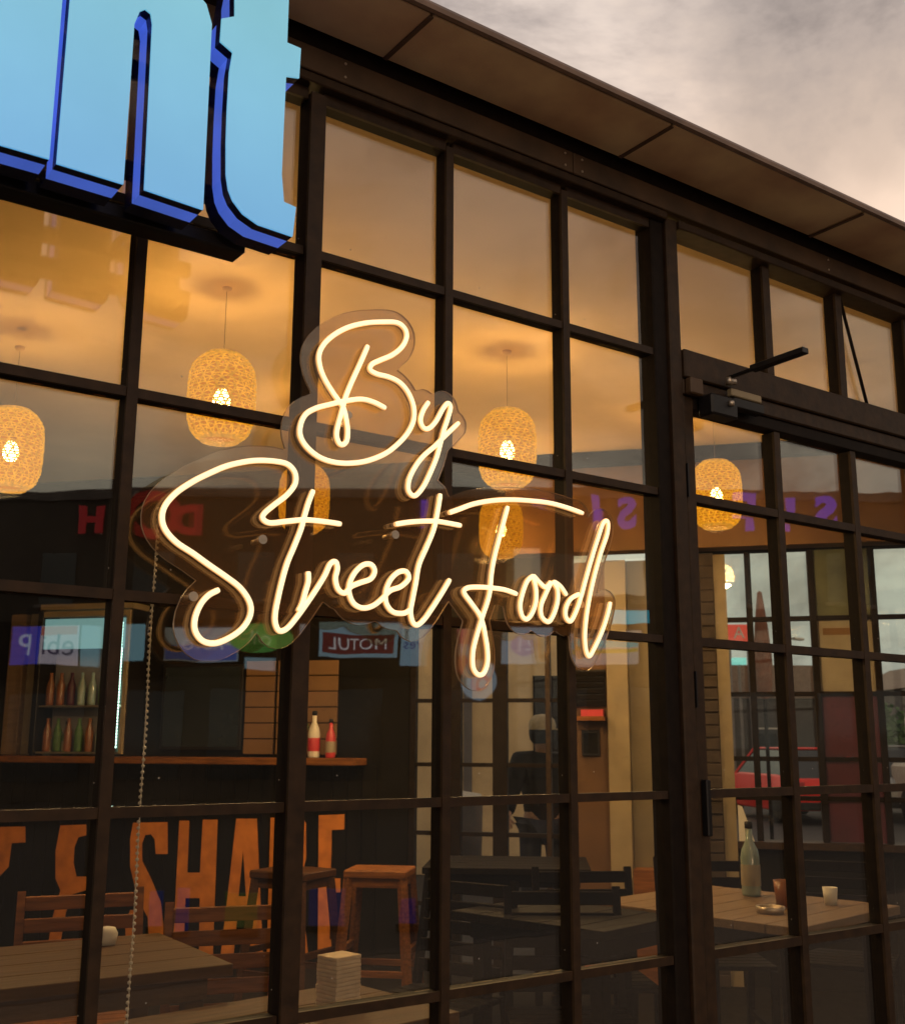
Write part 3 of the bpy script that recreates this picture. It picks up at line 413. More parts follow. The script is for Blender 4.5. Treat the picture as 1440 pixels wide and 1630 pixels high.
mb.lathe([(0, 0), (.012, 0), (.012, .02), (0, .022)], 10, 2.535, -.078, 2.262).lathe([(0, 0), (.009, 0), (.009, .014), (0, .016)], 10, 2.565, -.070, 2.27).lathe([(0, 0), (.009, 0), (.009, .014), (0, .016)], 10, 2.515, -.098, 2.186)
mb.build('closer_pivot', M['steel'], door)
MB().tube([(3.215, -.014, 2.725), (3.335, -.014, 2.345)], .006, 8).build('stay_rod', M['frame_dark'], fac)
# front beyond the first door leaf
for k, x in enumerate([4.03, 4.43, 4.85, 5.25, 5.65, 6.05, 6.45, 6.95]):
    vbar(x, BOT, 2.21 if x < 4.85 else 2.731, w=.03)
xs2 = [3.64, 4.03, 4.43, 4.85, 5.25, 5.65, 6.05, 6.45, 6.95]
for a, b in zip(xs2[:-1], xs2[1:]):
    a += .0155 if a > 3.7 else .0005; b -= .0155
    for z in ROWS[2:]: hbar(a, b, z)
    zz = [2.208 if b < 4.85 else 2.73]+ROWS[2:]+[BOT]
    for k in range(len(zz)-1): bx('pane', M['glass'], fac, a-.003, b+.003, 0, .006, zz[k+1]+.01, zz[k]-.01)
bx('transom_pane', M['glass'], fac, 3.604, 4.24, 0, .006, 2.345, 2.735)
bx('transom_pane', M['glass'], fac, 4.27, 4.84, 0, .006, 2.345, 2.735); vbar(4.255, 2.352, 2.731, w=.026)

# every pane sits a hair out of true in its putty, so its mirror image shifts a little
for o in list(fac.children)+list(door.children):
    if 'pane' in o.name and o.name.split('.')[0] in ('pane', 'door_pane'):
        c = sum((Vector(v) for v in o.bound_box), Vector())/8
        o.data.transform(Matrix.Translation(-c)); o.location = c
        o.rotation_euler = (R(random.uniform(-.11, .11)), 0, R(random.uniform(-.11, .11)))
# ================================================================== CANOPY
roof = thing('roof_canopy', 'shallow projecting roof edge with brown soffit boards above the windows', 'roof', (0, 0, 0))
for a, b in ((-3.2, -.6), (-.597, 1.94), (1.943, 4.5), (4.503, 7.2)): bx('fascia_board', M['header'], roof, a, b, -.056, .03, 2.7735, 2.838, .002)
for x in (-.57, -.627, 1.91, 1.973, 3.1, 4.47, 4.533, .6, 1.2):
    for z in (2.788, 2.824): MB().tube([(x, -.0555, z), (x, -.0585, z)], .0035, 8).build('screw', M['steel'], roof)
xs3 = [-3.2, -1.7, -.2, 1.31, 2.12, 3.0, 4.2, 5.6, 7.2]
for a, b in zip(xs3[:-1], xs3[1:]):
    bx('soffit_board', M['soffit'], roof, a+.004, b-.004, -.268, -.058, 2.884-random.random()*.003, 2.900, .002)
bx('shadow_board', M['frame_dark'], roof, -3.2, 7.2, -.046, .03, 2.839, 2.902)  # dark strip: the shade under the soffit put into its colour
for x in (-1.7, -.2, 1.31, 2.12, 3.0, 4.2, 5.6):
    bx('joint_strip', M['roofmetal'], roof, x-.006, x+.006, -.266, -.06, 2.877, 2.8805)


mb = MB(); prof = [(-.2675, 2.886), (-.278, 2.880), (-.286, 2.884), (-.287, 2.896), (-.279, 2.909), (-.262, 2.914), (.03, 3.00), (.03, 2.903), (-.2675, 2.9025)]
a_ = [mb.bm.verts.new((-3.3, y, z)) for y, z in prof]; b_ = [mb.bm.verts.new((7.3, y, z)) for y, z in prof]
mb.bm.faces.new(a_); mb.bm.faces.new(b_)
for k in range(len(prof)): mb.bm.faces.new((a_[k], b_[k], b_[(k+1) % len(prof)], a_[(k+1) % len(prof)]))
mb.build('roof_edge', M['roofmetal'], roof)
mb = MB(); A_ = [mb.bm.verts.new((x, y, 3.0505)) for x, y in foot]; B_ = [mb.bm.verts.new((x, y, 3.10)) for x, y in foot]
mb.bm.faces.new(A_); mb.bm.faces.new(B_)
for k in range(5): mb.bm.faces.new((A_[k], A_[(k+1) % 5], B_[(k+1) % 5], B_[k]))
mb.build('roof_sheet', M['roofmetal'], roof)

# ================================================================== BLUE CHANNEL LETTERS
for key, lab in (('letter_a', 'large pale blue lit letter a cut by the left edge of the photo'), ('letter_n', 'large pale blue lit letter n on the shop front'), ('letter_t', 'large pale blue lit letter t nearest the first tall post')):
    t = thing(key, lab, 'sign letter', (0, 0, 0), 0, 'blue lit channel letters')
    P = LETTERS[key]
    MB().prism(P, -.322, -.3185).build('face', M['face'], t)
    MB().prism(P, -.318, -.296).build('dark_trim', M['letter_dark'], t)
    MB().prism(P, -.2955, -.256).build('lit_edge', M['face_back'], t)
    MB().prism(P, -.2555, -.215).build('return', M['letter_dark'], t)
rail = thing('sign_rail', 'black mounting rails and studs carrying the blue letters', 'sign bracket')
for z in (2.30, 2.52): bx('rail', M['black'], rail, -.6, .93, -.200, -.178, z-.018, z+.018, .003)
bx('cable_tray', M['black'], rail, -1.2, .90, -.19, -.13, 2.195, 2.225, .003)
for x in (-.06, .338, .738):
    for z in (2.30, 2.52): MB().tube([(x, -.179, z), (x, -.035, z)], .009, 8).build('stud', M['black'], rail)
for i, x in enumerate((.42, .56, .74, .90)):
    for z in (2.30, 2.52): MB().tube([(x, -.216, z), (x, -.199, z)], .012, 8).build('letter_fixing', M['steel'], rail)

# ================================================================== NEON SIGN
neon = thing('neon_sign', 'glowing warm white script neon sign reading By Street Food on clear backing', 'neon sign', (0, 0, 0))
mbk = MB().prism(CONTOUR, -.072, -.066, 0, 1)
mbk.bm.faces.ensure_lookup_table(); mbk.bm.faces[1].material_index = 0
mbk.build('acrylic_backing', [M['acrylic'], M['acrylic_edge']], neon)
for key in ('letter_b', 'letter_y', 'word_street', 'word_food'):
    mb = MB()
    for st in NEON[key]:
        pts = catmull(st, 5)
        p3 = [(q.x, -.088, q.y) for q in pts]
        n = len(p3); rad = [.0063]*n; rad[0] = rad[-1] = .0052
        mb.tube(p3, rad, 12, mifun=lambda k: 0, sy=1.0)
    for f in mb.bm.faces:
        f.normal_update()
    o = mb.build(key, [M['neon'], M['neon_side']], neon)
    for p in o.data.polygons:
        p.material_index = 0 if p.normal.y < -.38 else 1
    mb = MB()
    for st in NEON[key]:
        pts = catmull(st, 3); mb.tube([(q.x, -.0765, q.y) for q in pts], .0040, 8, sy=1.0)
    mb.build('tube_base', M['acrylic_edge'], neon)
for (x, z) in ((.872, 1.487), (1.352, 1.668), (1.22, 1.93), (1.02, 1.62), (1.92, 1.55)):
    mb = MB(); 
    mb.tube([(x, -.0655, z), (x, -.03, z)], .006, 10); mb.tube([(x, -.079, z), (x, -.0725, z)], [.010, .009], 12)
    mb.build('standoff_bolt', M['steel'], neon)
#MB().tube([(.91, -.07, 1.47), (.84, -.06, 1.46), (.80, -.05, 1.50), (.765, -.045, 1.42), (.758, -.04, 1.2), (.757, -.04, .2)], .0035, 6).build('power_cable', M['black'], neon)

# ================================================================== BLIND CHAIN
mb = MB()
for k in range(150):
    z = 1.70-k*.0125; x = .862+.002*sin(k*.21)
    mb.lathe([(0, -.0042), (.0038, -.002), (.0038, .002), (0, .0042)], 6, x, .12, z)
mb.tube([(.862, .12, 1.70), (.862, .12, -.17)], .0012, 5)
tag(mb.build('blind_chain', M['whiteP']), 'thin beaded blind chain hanging behind the glass below the word Street', 'chain')

# ================================================================== LANTERNS
def make_lantern():
    t = thing('rattan_lantern', 'x', 'lantern', (0, 0, 0), 0, 'woven lanterns hanging from the ceiling')
    H = .335; prof = [(.0, .070), (.012, .095), (.035, .113), (.075, .125), (.13, .129), (.20, .130), (.26, .126), (.295, .114), (.318, .095), (.335, .072)]
    def rad(z):
        z = min(max(z, 0), H)
        for (a, ra), (b, rb) in zip(prof, prof[1:]):
            if z <= b: return ra+(rb-ra)*(z-a)/(b-a)
        return prof[-1][1]
    mb = MB(); bm = mb.bm
    NR = 27; NS = 72
    for i in range(NR):
        z0 = .008+(H-.016)*i/(NR-1); prev = None; first = None
        for k in range(NS):
            a = 2*pi*k/NS; s = 1 if (k+i) % 4 < 2 else -1
            zc = z0+.0030*sin(a*18+i*pi); r = rad(zc)+.0022*s
            v1 = bm.verts.new((r*cos(a), r*sin(a), zc-.0030)); v2 = bm.verts.new((r*cos(a), r*sin(a), zc+.0030))
            if prev: bm.faces.new((prev[0], v1, v2, prev[1]))
            else: first = (v1, v2)
            prev = (v1, v2)
        bm.faces.new((prev[0], first[0], first[1], prev[1]))
    for sgn in (1, -1):
        for j in range(22):
            prev = None
            for k in range(25):
                z = H*k/24; a = 2*pi*j/22+sgn*z*2.6/H*.5; r = rad(z)-.001; da = .0032/r
                v1 = bm.verts.new((r*cos(a-da), r*sin(a-da), z)); v2 = bm.verts.new((r*cos(a+da), r*sin(a+da), z))
                if prev: bm.faces.new((prev[0], v1, v2, prev[1]))
                prev = (v1, v2)
    mb.build('woven_shade', M['rattan'], t, recalc=False)
    MB().lathe([(.060, .0), (.074, -.008), (.078, .002), (.074, .012), (.066, .010), (.060, 0)], 28).build('bottom_rim', M['rattan_rim'], t)
    MB().lathe([(.058, .330), (.072, .328), (.076, .336), (.070, .343), (.058, .341), (.058, .330)], 24).build('top_cap', M['rattan_rim'], t)
    MB().lathe([(.085, .012), (.104, .035), (.118, .075), (.122, .13), (.123, .20), (.119, .26), (.107, .295), (.088, .318), (.0, .326)], 28).build('liner', M['liner'], t)  # added shell, its own amber glow fills the gaps of the weave
    MB().lathe([(.0, .331), (.062, .331)], 24).build('top_disc', M['liner_top'], t)  # added disc that dims the lamp's bright spot on the ceiling
    MB().lathe([(0, .115), (.02, .12), (.032, .14), (.034, .158), (.026, .180), (.016, .20), (0, .202)], 14).build('bulb', M['bulb'], t)
    MB().lathe([(0, .20), (.016, .202), (.018, .25), (0, .255)], 12).build('lamp_socket', M['black'], t)
    MB().tube([(0, 0, .25), (0, 0, .62)], .0011, 6).build('cord', M['cream'], t)
    MB().lathe([(0, .605), (.018, .61), (.022, .625), (0, .628)], 16).build('ceiling_rose', M['ceiling'], t)
    ld = bpy.data.lights.new('lamp_light', 'POINT'); ld.energy = LAMP_W; ld.color = (1, .70, .34); ld.shadow_soft_size = .09
    lo = bpy.data.objects.new('lamp_light', ld); COL.objects.link(lo); lo.parent = t; lo.location = (0, 0, .055)
    return t
LAMP_W = 122
LPOS = [((1.662, 1.662, 2.331), 'woven lantern directly left of the neon letter B, nearest to the glass'),
        ((1.129, 2.597, 2.241), 'woven lantern at the far left edge of the photo'),
        ((2.992, 1.571, 2.323), 'woven lantern just right of the neon letter y'),
        ((4.019, 2.926, 2.289), 'small far woven lantern behind the neon letter F'),
        ((2.637, 2.808, 2.263), 'woven lantern hidden behind the neon St of Street'),
        ((4.367, 1.57, 2.297), 'woven lantern seen through the door glass')]
lan = make_lantern(); lan.location = LPOS[0][0]; lan['label'] = LPOS[0][1]
for p, l in LPOS[1:]: copy_thing(lan, p, random.random()*3, l)

# ================================================================== REAR WALL FITTINGS
def rthing(name, label, cat, group=None):
    return thing(name, label, cat, WA, ANG, group)
# glazed doors in the rear wall
gd = rthing('glazed_rear_door', 'glazed door in the dark rear wall with pale light behind', 'door')
for u0, u1 in ((1.60, 1.64), (1.86, 1.93), (2.13, 2.22), (2.54, 2.60)): bx('post', M['frame_dark'], gd, u0, u1, .01, .07, FZ, 1.955, .003)
for z in (1.925, 1.46, 1.07, .66, .25, FZ+.03):
    for u0, u1 in ((1.641, 1.859), (1.931, 2.129), (2.221, 2.539)):
        bx('bar', M['frame_dark'], gd, u0, u1, .02, .06, z-.012, z+.012)
for u0, u1 in ((1.64, 1.86), (1.93, 2.13), (2.22, 2.54)): bx('pane', M['rglass'], gd, u0, u1, .036, .041, FZ, 1.93)
bx('post', M['frame'], gd, 2.46, 2.49, .005, .065, FZ, 1.9, .002)
# rear windows
rwn = rthing('rear_window', 'long rear window in small panes looking out to the street, with a maroon door panel', 'window')
US = [3.69, 4.05, 4.39, 4.75, 5.10, 5.45, 5.80, 6.15, 6.42]
pu = 3.56
for u in US:
    bx('mullion', M['frame_dark'], rwn, u-.018, u+.018, .02, .09, .662, 2.335, .002)
for a, b in zip([3.56]+US[:-1], US):
    a2 = a+.0185 if a > 3.6 else a; b2 = b-.0185
    solid = abs(a-4.05) < .01
    for z in (1.93, 1.49, 1.12, .90): bx('glazing_bar', M['frame_dark'], rwn, a2, b2, .03, .08, z-.013, z+.013)
    if not solid:
        for z0, z1 in ((.663, .886), (.914, 1.106), (1.134, 1.476), (1.504, 1.916), (1.944, 2.335)):
            bx('pane', M['rglass'], rwn, a2-.005, b2+.005, .05, .055, z0-.005, z1+.005)
    else:
        bx('olive_panel', M['olive'], rwn, a2, b2, .035, .06, 1.944, 2.335)
        bx('beige_panel', M['beige'], rwn, a2, b2, .045, .065, 1.504, 1.916)
        bx('beige_frame', M['brownwall'], rwn, a2+.03, b2-.03, .040, .0445, 1.83, 1.87)
        bx('maroon_panel', M['maroon'], rwn, a2, b2, .04, .065, 1.134, 1.476); bx('maroon_panel', M['maroon'], rwn, a2, b2, .04, .065, .914, 1.106)
        bx('maroon_panel', M['maroon'], rwn, a2, b2, .04, .065, .663, .886)
# bar counter with mural
bc = rthing('bar_counter', 'dark bar counter with a wooden top and big orange painted letters', 'counter')
k = 0; u = -2.3
while u < 1.36:
    bx('plank', M['darkwall'], bc, u+.002, u+.092, -.026-random.random()*.003, -.004, FZ, 1.055, .0015); u += .095
bx('counter_top', M['wood'], bc, -1.25, 1.33, -.24, -.002, 1.062, 1.105, .004)
for key, hole in (('T', None), ('amp', None), ('S', None), ('H', None), ('A', 'Ah'), ('R', 'Rh'), ('E', None)):
    MB().prism(MURAL[key], -.0345, -.0300).build('painted_letter', M['mural'], bc)
    if hole: MB().prism(MURAL[hole], -.0360, -.0300).build('letter_counter', M['darkwall'], bc)
# wood panelling and board above the counter
wp_ = rthing('wall_panelling', 'brown horizontal wall boards above the bar counter', 'panelling')
for k in range(6): bx('board', M['brownwall'], wp_, .50, .70, -.02-random.random()*.004, -.003, 1.125+k*.1, 1.218+k*.1, .002)
for k in range(6): bx('board', M['brownwall'], wp_, .72, 1.13, -.02-random.random()*.004, -.003, 1.125+k*.1, 1.218+k*.1, .002)
bb = rthing('wall_screen', 'black screen on the rear wall above the counter', 'screen')
bx('screen_frame', M['black'], bb, -.08, .49, -.05, -.003, 1.15, 1.70, .004); bx('screen_glass', M['carglass'], bb, -.06, .47, -.053, -.0505, 1.17, 1.68)
mb = rthing('notice_board', 'dark slatted notice board on the orange wall', 'notice board')
bx('backing', M['black'], mb, 2.64, 2.83, -.02, -.003, 1.42, 1.64)
for k in range(6): bx('slat', M['darkwood'], mb, 2.645, 2.825, -.032, -.0205, 1.428+k*.035, 1.452+k*.035)
pf = rthing('picture_frame', 'small black framed notice on the orange wall under the slatted board', 'picture frame')
bx('frame', M['black'], pf, 2.68, 2.79, -.02, -.003, 1.13, 1.28, .003); bx('print', M['darkwall'], pf, 2.692, 2.778, -.0225, -.0205, 1.145, 1.265)
rs = rthing('shelf_rail', 'red and brown shelf fixed to the orange wall between the two dark boards', 'shelf')
bx('shelf_board', M['wood'], rs, 2.65, 2.83, -.12, -.003, 1.335, 1.36); bx('red_box', M['redplastic'], rs, 2.69, 2.82, -.10, -.02, 1.3605, 1.40)
# fridge left
fr = rthing('drinks_fridge', 'lit drinks fridge with a pale frame standing on the left end of the counter', 'fridge')
bx('cabinet', M['black'], fr, -.92, -.90, -.225, -.012, 1.108, 2.06); bx('cabinet', M['black'], fr, -.25, -.23, -.225, -.012, 1.108, 2.06)
bx('cabinet_back', M['conc'], fr, -.898, -.252, -.03, -.012, 1.108, 2.06); bx('cabinet_top', M['cream'], fr, -.92, -.23, -.225, -.012, 2.062, 2.10)
bx('door_frame', M['cream'], fr, -.265, -.235, -.245, -.2255, 1.12, 2.05, .003); bx('door_frame', M['black'], fr, -.92, -.88, -.245, -.2255, 1.12, 2.05, .003)
bx('door_frame', M['cream'], fr, -.879, -.266, -.245, -.2255, 2.01, 2.05, .003)
E_T = emat('fridge_led', (.55, .95, .85), 6); E_TG = emat('fridge_glow', (.20, .42, .46), .7)
mbl = MB()
for k in range(40): mbl.box(-.31, -.296, -.222, -.212, 1.16+k*.0205, 1.172+k*.0205)
mbl.build('led_strip', E_T, fr)
bx('lit_header', E_TG, fr, -.878, -.27, -.222, -.212, 1.80, 2.0)
for z in (1.12, 1.42): bx('shelf', M['steel'], fr, -.89, -.26, -.205, -.035, z, z+.012)
for i in range(16):
    z = (1.133, 1.433)[i % 2]; u = -.86+(i//2)*.078
    ki = random.randrange(4); m_ = [M['bottleglass'], M['amber'], M['green'], M['maroon']][ki]; kn = ['pale', 'brown', 'green', 'dark red'][ki]; od = ['first', 'second', 'third', 'fourth', 'fifth', 'sixth', 'seventh', 'eighth'][i//2]
    tag(MB().lathe([(0, 0), (.026, 0), (.028, .02), (.028, .13), (.011, .18), (.011, .215), (0, .217)], 12).build('drink_bottle', m_, None, loc=WA+WE*u+WN*(-.13)+Vector((0, 0, z))), '%s bottle, %s from the left on the %s shelf of the lit drinks fridge' % (kn, od, ('lower', 'upper')[i % 2]), 'bottle', 'bottles inside the drinks fridge')
# pillars at the left
for i, (u, w, m_) in enumerate(((-1.20, .12, 'wood_pale'), (-1.05, .12, 'greywall'))):
    p = rthing('timber_pillar' if i == 0 else 'plaster_pillar', ('tan timber post at the far left beside the fridge' if i == 0 else 'grey plaster post between the timber post and the fridge'), 'post')
    bx('shaft', M[m_], p, u, u+w, -.14, -.004, 1.108, 2.05, .006); bx('cap', M['darkwood'], p, u-.01, u+w+.01, -.15, -.004, 2.052, 2.09)
# things on the counter
def ctr(u, off=-.12): 
    q = WA+WE*u+WN*off; return (q.x, q.y, 1.106)
def bottle(name, m_, lab, loc, s=1.0, cat='bottle', capm=None):
    t = thing(name, lab, cat, loc)
    MB().lathe([(0, 0), (.030*s, 0), (.033*s, .01*s), (.033*s, .13*s), (.028*s, .155*s), (.012*s, .19*s), (.012*s, .225*s), (0, .226*s)], 16).build('bottle_body', m_, t)
    MB().lathe([(.0336*s, .035*s), (.0338*s, .036*s), (.0338*s, .105*s), (.0336*s, .106*s)], 16).build('bottle_label', M['beige'] if m_ is not M['whiteP'] else M['redplastic'], t)
    MB().lathe([(0, .226*s), (.014*s, .227*s), (.014*s, .25*s), (0, .252*s)], 12).build('bottle_cap', capm or M['black'], t)
    return t
bottle('sauce_bottle', M['whiteP'], 'cream sauce bottle on the wooden counter beside the small plant', ctr(1.02), 1.15)
bottle('sauce_bottle', M['redplastic'], 'red sauce bottle at the right end of the wooden counter', ctr(1.13), .95)
bottle('sauce_bottle', M['redplastic'], 'pinkish red bottle on the counter beside the lit fridge', ctr(-.40), .9)
bottle('green_bottle', M['green'], 'green bottle on the counter left of the first mullion', ctr(-.72), .9)
bottle('green_bottle', M['bottleglass'], 'pale glass bottle at the left end of the counter', ctr(-.86), .85)
pl = thing('potted_plant', 'small green potted plant on the wooden counter', 'plant', ctr(.925))
MB().lathe([(0, 0), (.03, 0), (.042, .07), (.036, .07), (0, .06)], 14).build('pot', M['amber'], pl)
mbp = MB()
for k in range(34):
    a = random.random()*6.28; r = random.random()*.05; zz = .07+random.random()*.13
    c_ = Vector((r*cos(a), r*sin(a), zz)); d_ = Vector((cos(a), sin(a), .8)).normalized()*.045; s_ = Vector((-sin(a), cos(a), 0))*.014
    vs_ = [mbp.bm.verts.new(c_), mbp.bm.verts.new(c_+d_*.5+s_), mbp.bm.verts.new(c_+d_), mbp.bm.verts.new(c_+d_*.5-s_)]; mbp.bm.faces.new(vs_)
lf = mbp.build('leaves', M['green'], pl); lf['kind'] = 'stuff'

# ================================================================== FURNITURE
def table(name, lab, loc, rz, sx, sy, hgt, m_, tm=None):
    t = thing(name, lab, 'table', (loc[0], loc[1], FZ), rz)
    n = max(3, int(sy/.12)); w = sy/n
    for k in range(n): bx('table_plank', m_, t, -sx/2, sx/2, -sy/2+k*w+.0015, -sy/2+(k+1)*w-.0015, hgt-.03, hgt, .002)
    bx('apron', tm or m_, t, -sx/2+.05, sx/2-.05, -sy/2+.05, sy/2-.05, hgt-.09, hgt-.031)
    for a in (-1, 1):
        for b in (-1, 1): bx('leg', tm or m_, t, a*(sx/2-.08)-.025, a*(sx/2-.08)+.025, b*(sy/2-.08)-.025, b*(sy/2-.08)+.025, 0, hgt-.0905, .003)
    return t
table('dining_table', 'pale table behind the door glass with a cup and a bottle on it', (3.36, .66), R(9), .74, .84, .75, M['wood_pale'], M['darkwood'])
table('dining_table', 'brown wooden table inside the window at the far left', (.93, .96), R(-2), .84, .58, .75, M['wood_table'])
table('dining_table', 'low wooden table at the bottom of the window with a paper stack', (1.20, .36), R(6), 1.02, .46, .67, M['wood_table'])
table('dining_table', 'dark table behind the lower panes left of the door', (2.80, .92), R(12), .66, .66, .74, M['darkwood'])
table('dining_table', 'dark table at the back beside the glazed rear door', (3.6, 2.35), R(-40), .8, .6, .74, M['darkwood'])
def chair(m_, lab, loc, rz, grp):
    t = thing('slatted_chair', lab, 'chair', (loc[0], loc[1], FZ), rz, grp)
    for k in range(6): bx('seat_slat', m_, t, -.20, .20, -.19+k*.064, -.19+k*.064+.054, .435, .452, .002)
    for s in (-1, 1):
        MB().beam((s*.19, -.17, 0), (s*.19, -.17, .43), .028, .028).build('leg', m_, t)
        MB().beam((s*.19, .24, 0), (s*.19, .17, .45), .028, .028).build('leg', m_, t)
        MB().beam((s*.19, .17, .452), (s*.19, .245, .83), .026, .026).build('back_post', m_, t)
        MB().beam((s*.19, -.155, .2), (s*.19, .19, .2), .02, .02).build('stretcher', m_, t)
    for k in range(5):
        z = .50+k*.068; y = .17+(z-.452)*.2-.018
        MB().box(-.178, .178, y-.006, y+.006, z, z+.045).build('back_slat', m_, t, .003)
    return t
ch = chair(M['wood'], 'orange brown slatted chair behind the far left table, in front of the letter S', (1.22, 1.50), R(-14), 'slatted wooden chairs')
copy_thing(ch, (1.50, .98, FZ), R(-20), 'orange brown slatted chair between the two wooden tables, below the letter A')
copy_thing(ch, (.62, 1.55, FZ), R(10), 'orange brown slatted chair at the far left edge of the photo')
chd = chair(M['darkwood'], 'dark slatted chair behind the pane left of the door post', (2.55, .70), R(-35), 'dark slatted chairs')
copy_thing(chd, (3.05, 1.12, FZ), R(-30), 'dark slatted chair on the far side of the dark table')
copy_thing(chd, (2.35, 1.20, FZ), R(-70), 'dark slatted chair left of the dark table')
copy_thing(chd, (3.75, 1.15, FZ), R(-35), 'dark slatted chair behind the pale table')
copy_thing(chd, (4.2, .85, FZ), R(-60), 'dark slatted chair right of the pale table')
def stool(lab, loc, rz, m_):
    t = thing('bar_stool', lab, 'stool', (loc[0], loc[1], FZ), rz, 'wooden bar stools')
    bx('seat', m_, t, -.17, .17, -.15, .15, .735, .775, .006)
    for a in (-1, 1):
        for b in (-1, 1): MB().beam((a*.205, b*.19, 0), (a*.145, b*.125, .735), .04, .04).build('leg', m_, t)
    for b in (-1, 1): MB().beam((-.18, b*.165, .28), (.18, b*.165, .28), .022, .03).build('foot_rail', m_, t)
    for a in (-1, 1): MB().beam((a*.18, -.16, .38), (a*.18, .16, .38), .022, .03).build('foot_rail', m_, t)
    bx('apron', m_, t, -.15, .15, -.13, .13, .69, .7345)
    return t
st = stool('wooden bar stool in front of the letter E, right of the other stool', (3.02, 2.62), ANG+.1, M['wood'])
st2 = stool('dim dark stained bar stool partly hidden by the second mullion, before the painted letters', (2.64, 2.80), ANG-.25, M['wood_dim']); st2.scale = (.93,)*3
st.scale = (.9, .9, .93)
# table things
tb = thing('paper_block', 'cream stack of paper napkins on the low wooden table', 'napkins', (1.52, .42, FZ+.671), R(12)); tb.scale = (.74,)*3
for k in range(12): bx('napkin', M['tissue'], tb, -.055-random.random()*.004, .055+random.random()*.004, -.05-random.random()*.004, .05+random.random()*.004, k*.0135, k*.0135+.0125, .002)
bottle('sauce_bottle', M['whiteP'], 'slim pale bottle with a mustard yellow cap on the low table', (1.375, .47, FZ+.671), .72, capm=M['mustard'])
wt_ = bottle('water_bottle', M['bottleglass'], 'clear glass bottle standing on the pale table', (3.55, .78, FZ+.751), 1.1)
cp = thing('brown_cup', 'brown cup near the right corner of the pale table', 'cup', (3.42, .52, FZ+.751))
MB().lathe([(0, 0), (.032, 0), (.040, .09), (.036, .09), (.030, .008), (0, .008)], 18).build('cup_body', M['amber'], cp)
tm_ = thing('glass_tumbler', 'small pale tumbler at the far right of the pale table', 'glass', (3.60, .46, FZ+.751))
MB().lathe([(0, 0), (.022, 0), (.027, .06), (.024, .06), (.020, .006), (0, .006)], 16).build('tumbler_body', M['whiteP'], tm_)
tag(MB().lathe([(0, 0), (.045, 0), (.05, .022), (.042, .022), (.036, .008), (0, .008)], 18).build('ashtray', M['steel'], None, loc=(3.25, .45, FZ+.751)), 'round metal ashtray near the front edge of the pale table', 'ashtray')
mc = MB(); mc.prism([(-.05, 0), (.035, 0), (-.025, .19), (-.05, .20)], -.006, .006)
tag(mc.build('menu_card', M['whiteP'], None, loc=WA+WE*3.62+WN*(-.005)+Vector((0, 0, .661)), rot=(0, 0, ANG)), 'white tapering card standing on the rear window ledge just right of the door stile', 'card')
tag(MB().lathe([(0, 0), (.025, 0), (.03, .03), (.022, .045), (0, .05)], 14).build('salt_pot', M['whiteP'], None, loc=(1.16, 1.12, FZ+.751)), 'small white pot at the right end of the far left table', 'pot')

# ================================================================== PERSON beyond the rear door
STH = R(35.592); SF = Vector((sin(STH), cos(STH), 0)); SR = Vector((cos(STH), -sin(STH), 0)); S0 = Vector((CAMX, CAMY, 0))
def yard(dist, u, z=GZ): return S0+SF*dist+SR*u+Vector((0, 0, z))
def skin(name, verts, edges, radii, m_, parent, root=0):
    me = bpy.data.meshes.new(name); me.from_pydata(verts, edges, []); o = mobj(name, me, parent); me.materials.append(m_)
    md = o.modifiers.new('skin', 'SKIN'); md.use_smooth_shade = True
    for i, r in enumerate(radii): me.skin_vertices[0].data[i].radius = (r, r) if not isinstance(r, tuple) else r
    me.skin_vertices[0].data[root].use_root = True
    s = o.modifiers.new('sub', 'SUBSURF'); s.levels = 2; s.render_levels = 2
    return o
for dd_, uu_, hh_ in ((33, 9.6, 4.6), (36, 12.2, 4.4), (31, 13.6, 5.2)):
    lp = thing('street_pole', {4.6: 'thin pole behind the bright red car', 4.4: 'thin pole behind the silver car', 5.2: 'tallest thin pole beyond the rear window'}[hh_], 'pole', S0+SF*dd_+SR*uu_+Vector((0, 0, GZ)))
    MB().tube([(0, 0, 0), (0, 0, hh_)], [.07, .045], 10).build('shaft', M['conc'], lp); MB().beam((0, 0, hh_-.1), (.9, 0, hh_+.05), .06, .06).build('arm', M['conc'], lp)
    bx('lamp_head', M['whiteP'], lp, .85, 1.25, -.08, .08, hh_-.01, hh_+.07, .02)
pp = thing('person', 'person in a dark jacket and tan cap standing outside beyond the rear door', 'person', yard(8.8, .70), -STH+R(20))
V = [(0, 0, .92), (0, 0, 1.12), (0, .01, 1.32), (0, -.02, 1.42), (-.02, -.05, 1.47), (-.03, -.08, 1.55), (-.03, -.08, 1.63),
     (-.18, .01, 1.36), (-.28, -.04, 1.14), (-.36, -.16, .98), (-.40, -.24, .95), (.18, .01, 1.36), (.23, .02, 1.10), (.22, -.08, .88), (.22, -.12, .82),
     (-.10, 0, .86), (-.11, -.01, .48), (-.12, .02, .09), (-.12, -.12, .04), (.10, 0, .86), (.12, -.02, .48), (.12, .03, .09), (.13, -.11, .04)]
Ed = [(0, 1), (1, 2), (2, 3), (3, 4), (4, 5), (5, 6), (2, 7), (7, 8), (8, 9), (9, 10), (2, 11), (11, 12), (12, 13), (13, 14), (0, 15), (15, 16), (16, 17), (17, 18), (0, 19), (19, 20), (20, 21), (21, 22)]
RD = [(.13, .10), (.12, .09), (.14, .10), .06, .055, (.075, .09), (.07, .085), .06, .045, .034, .03, .06, .045, .034, .03, .08, .055, .042, .035, .08, .055, .042, .035]
skin('body', V, Ed, RD, M['skin'], pp)
jv = [(0, 0, .86), V[1], V[2], V[3], V[7], V[8], V[9], V[11], V[12], V[13]]
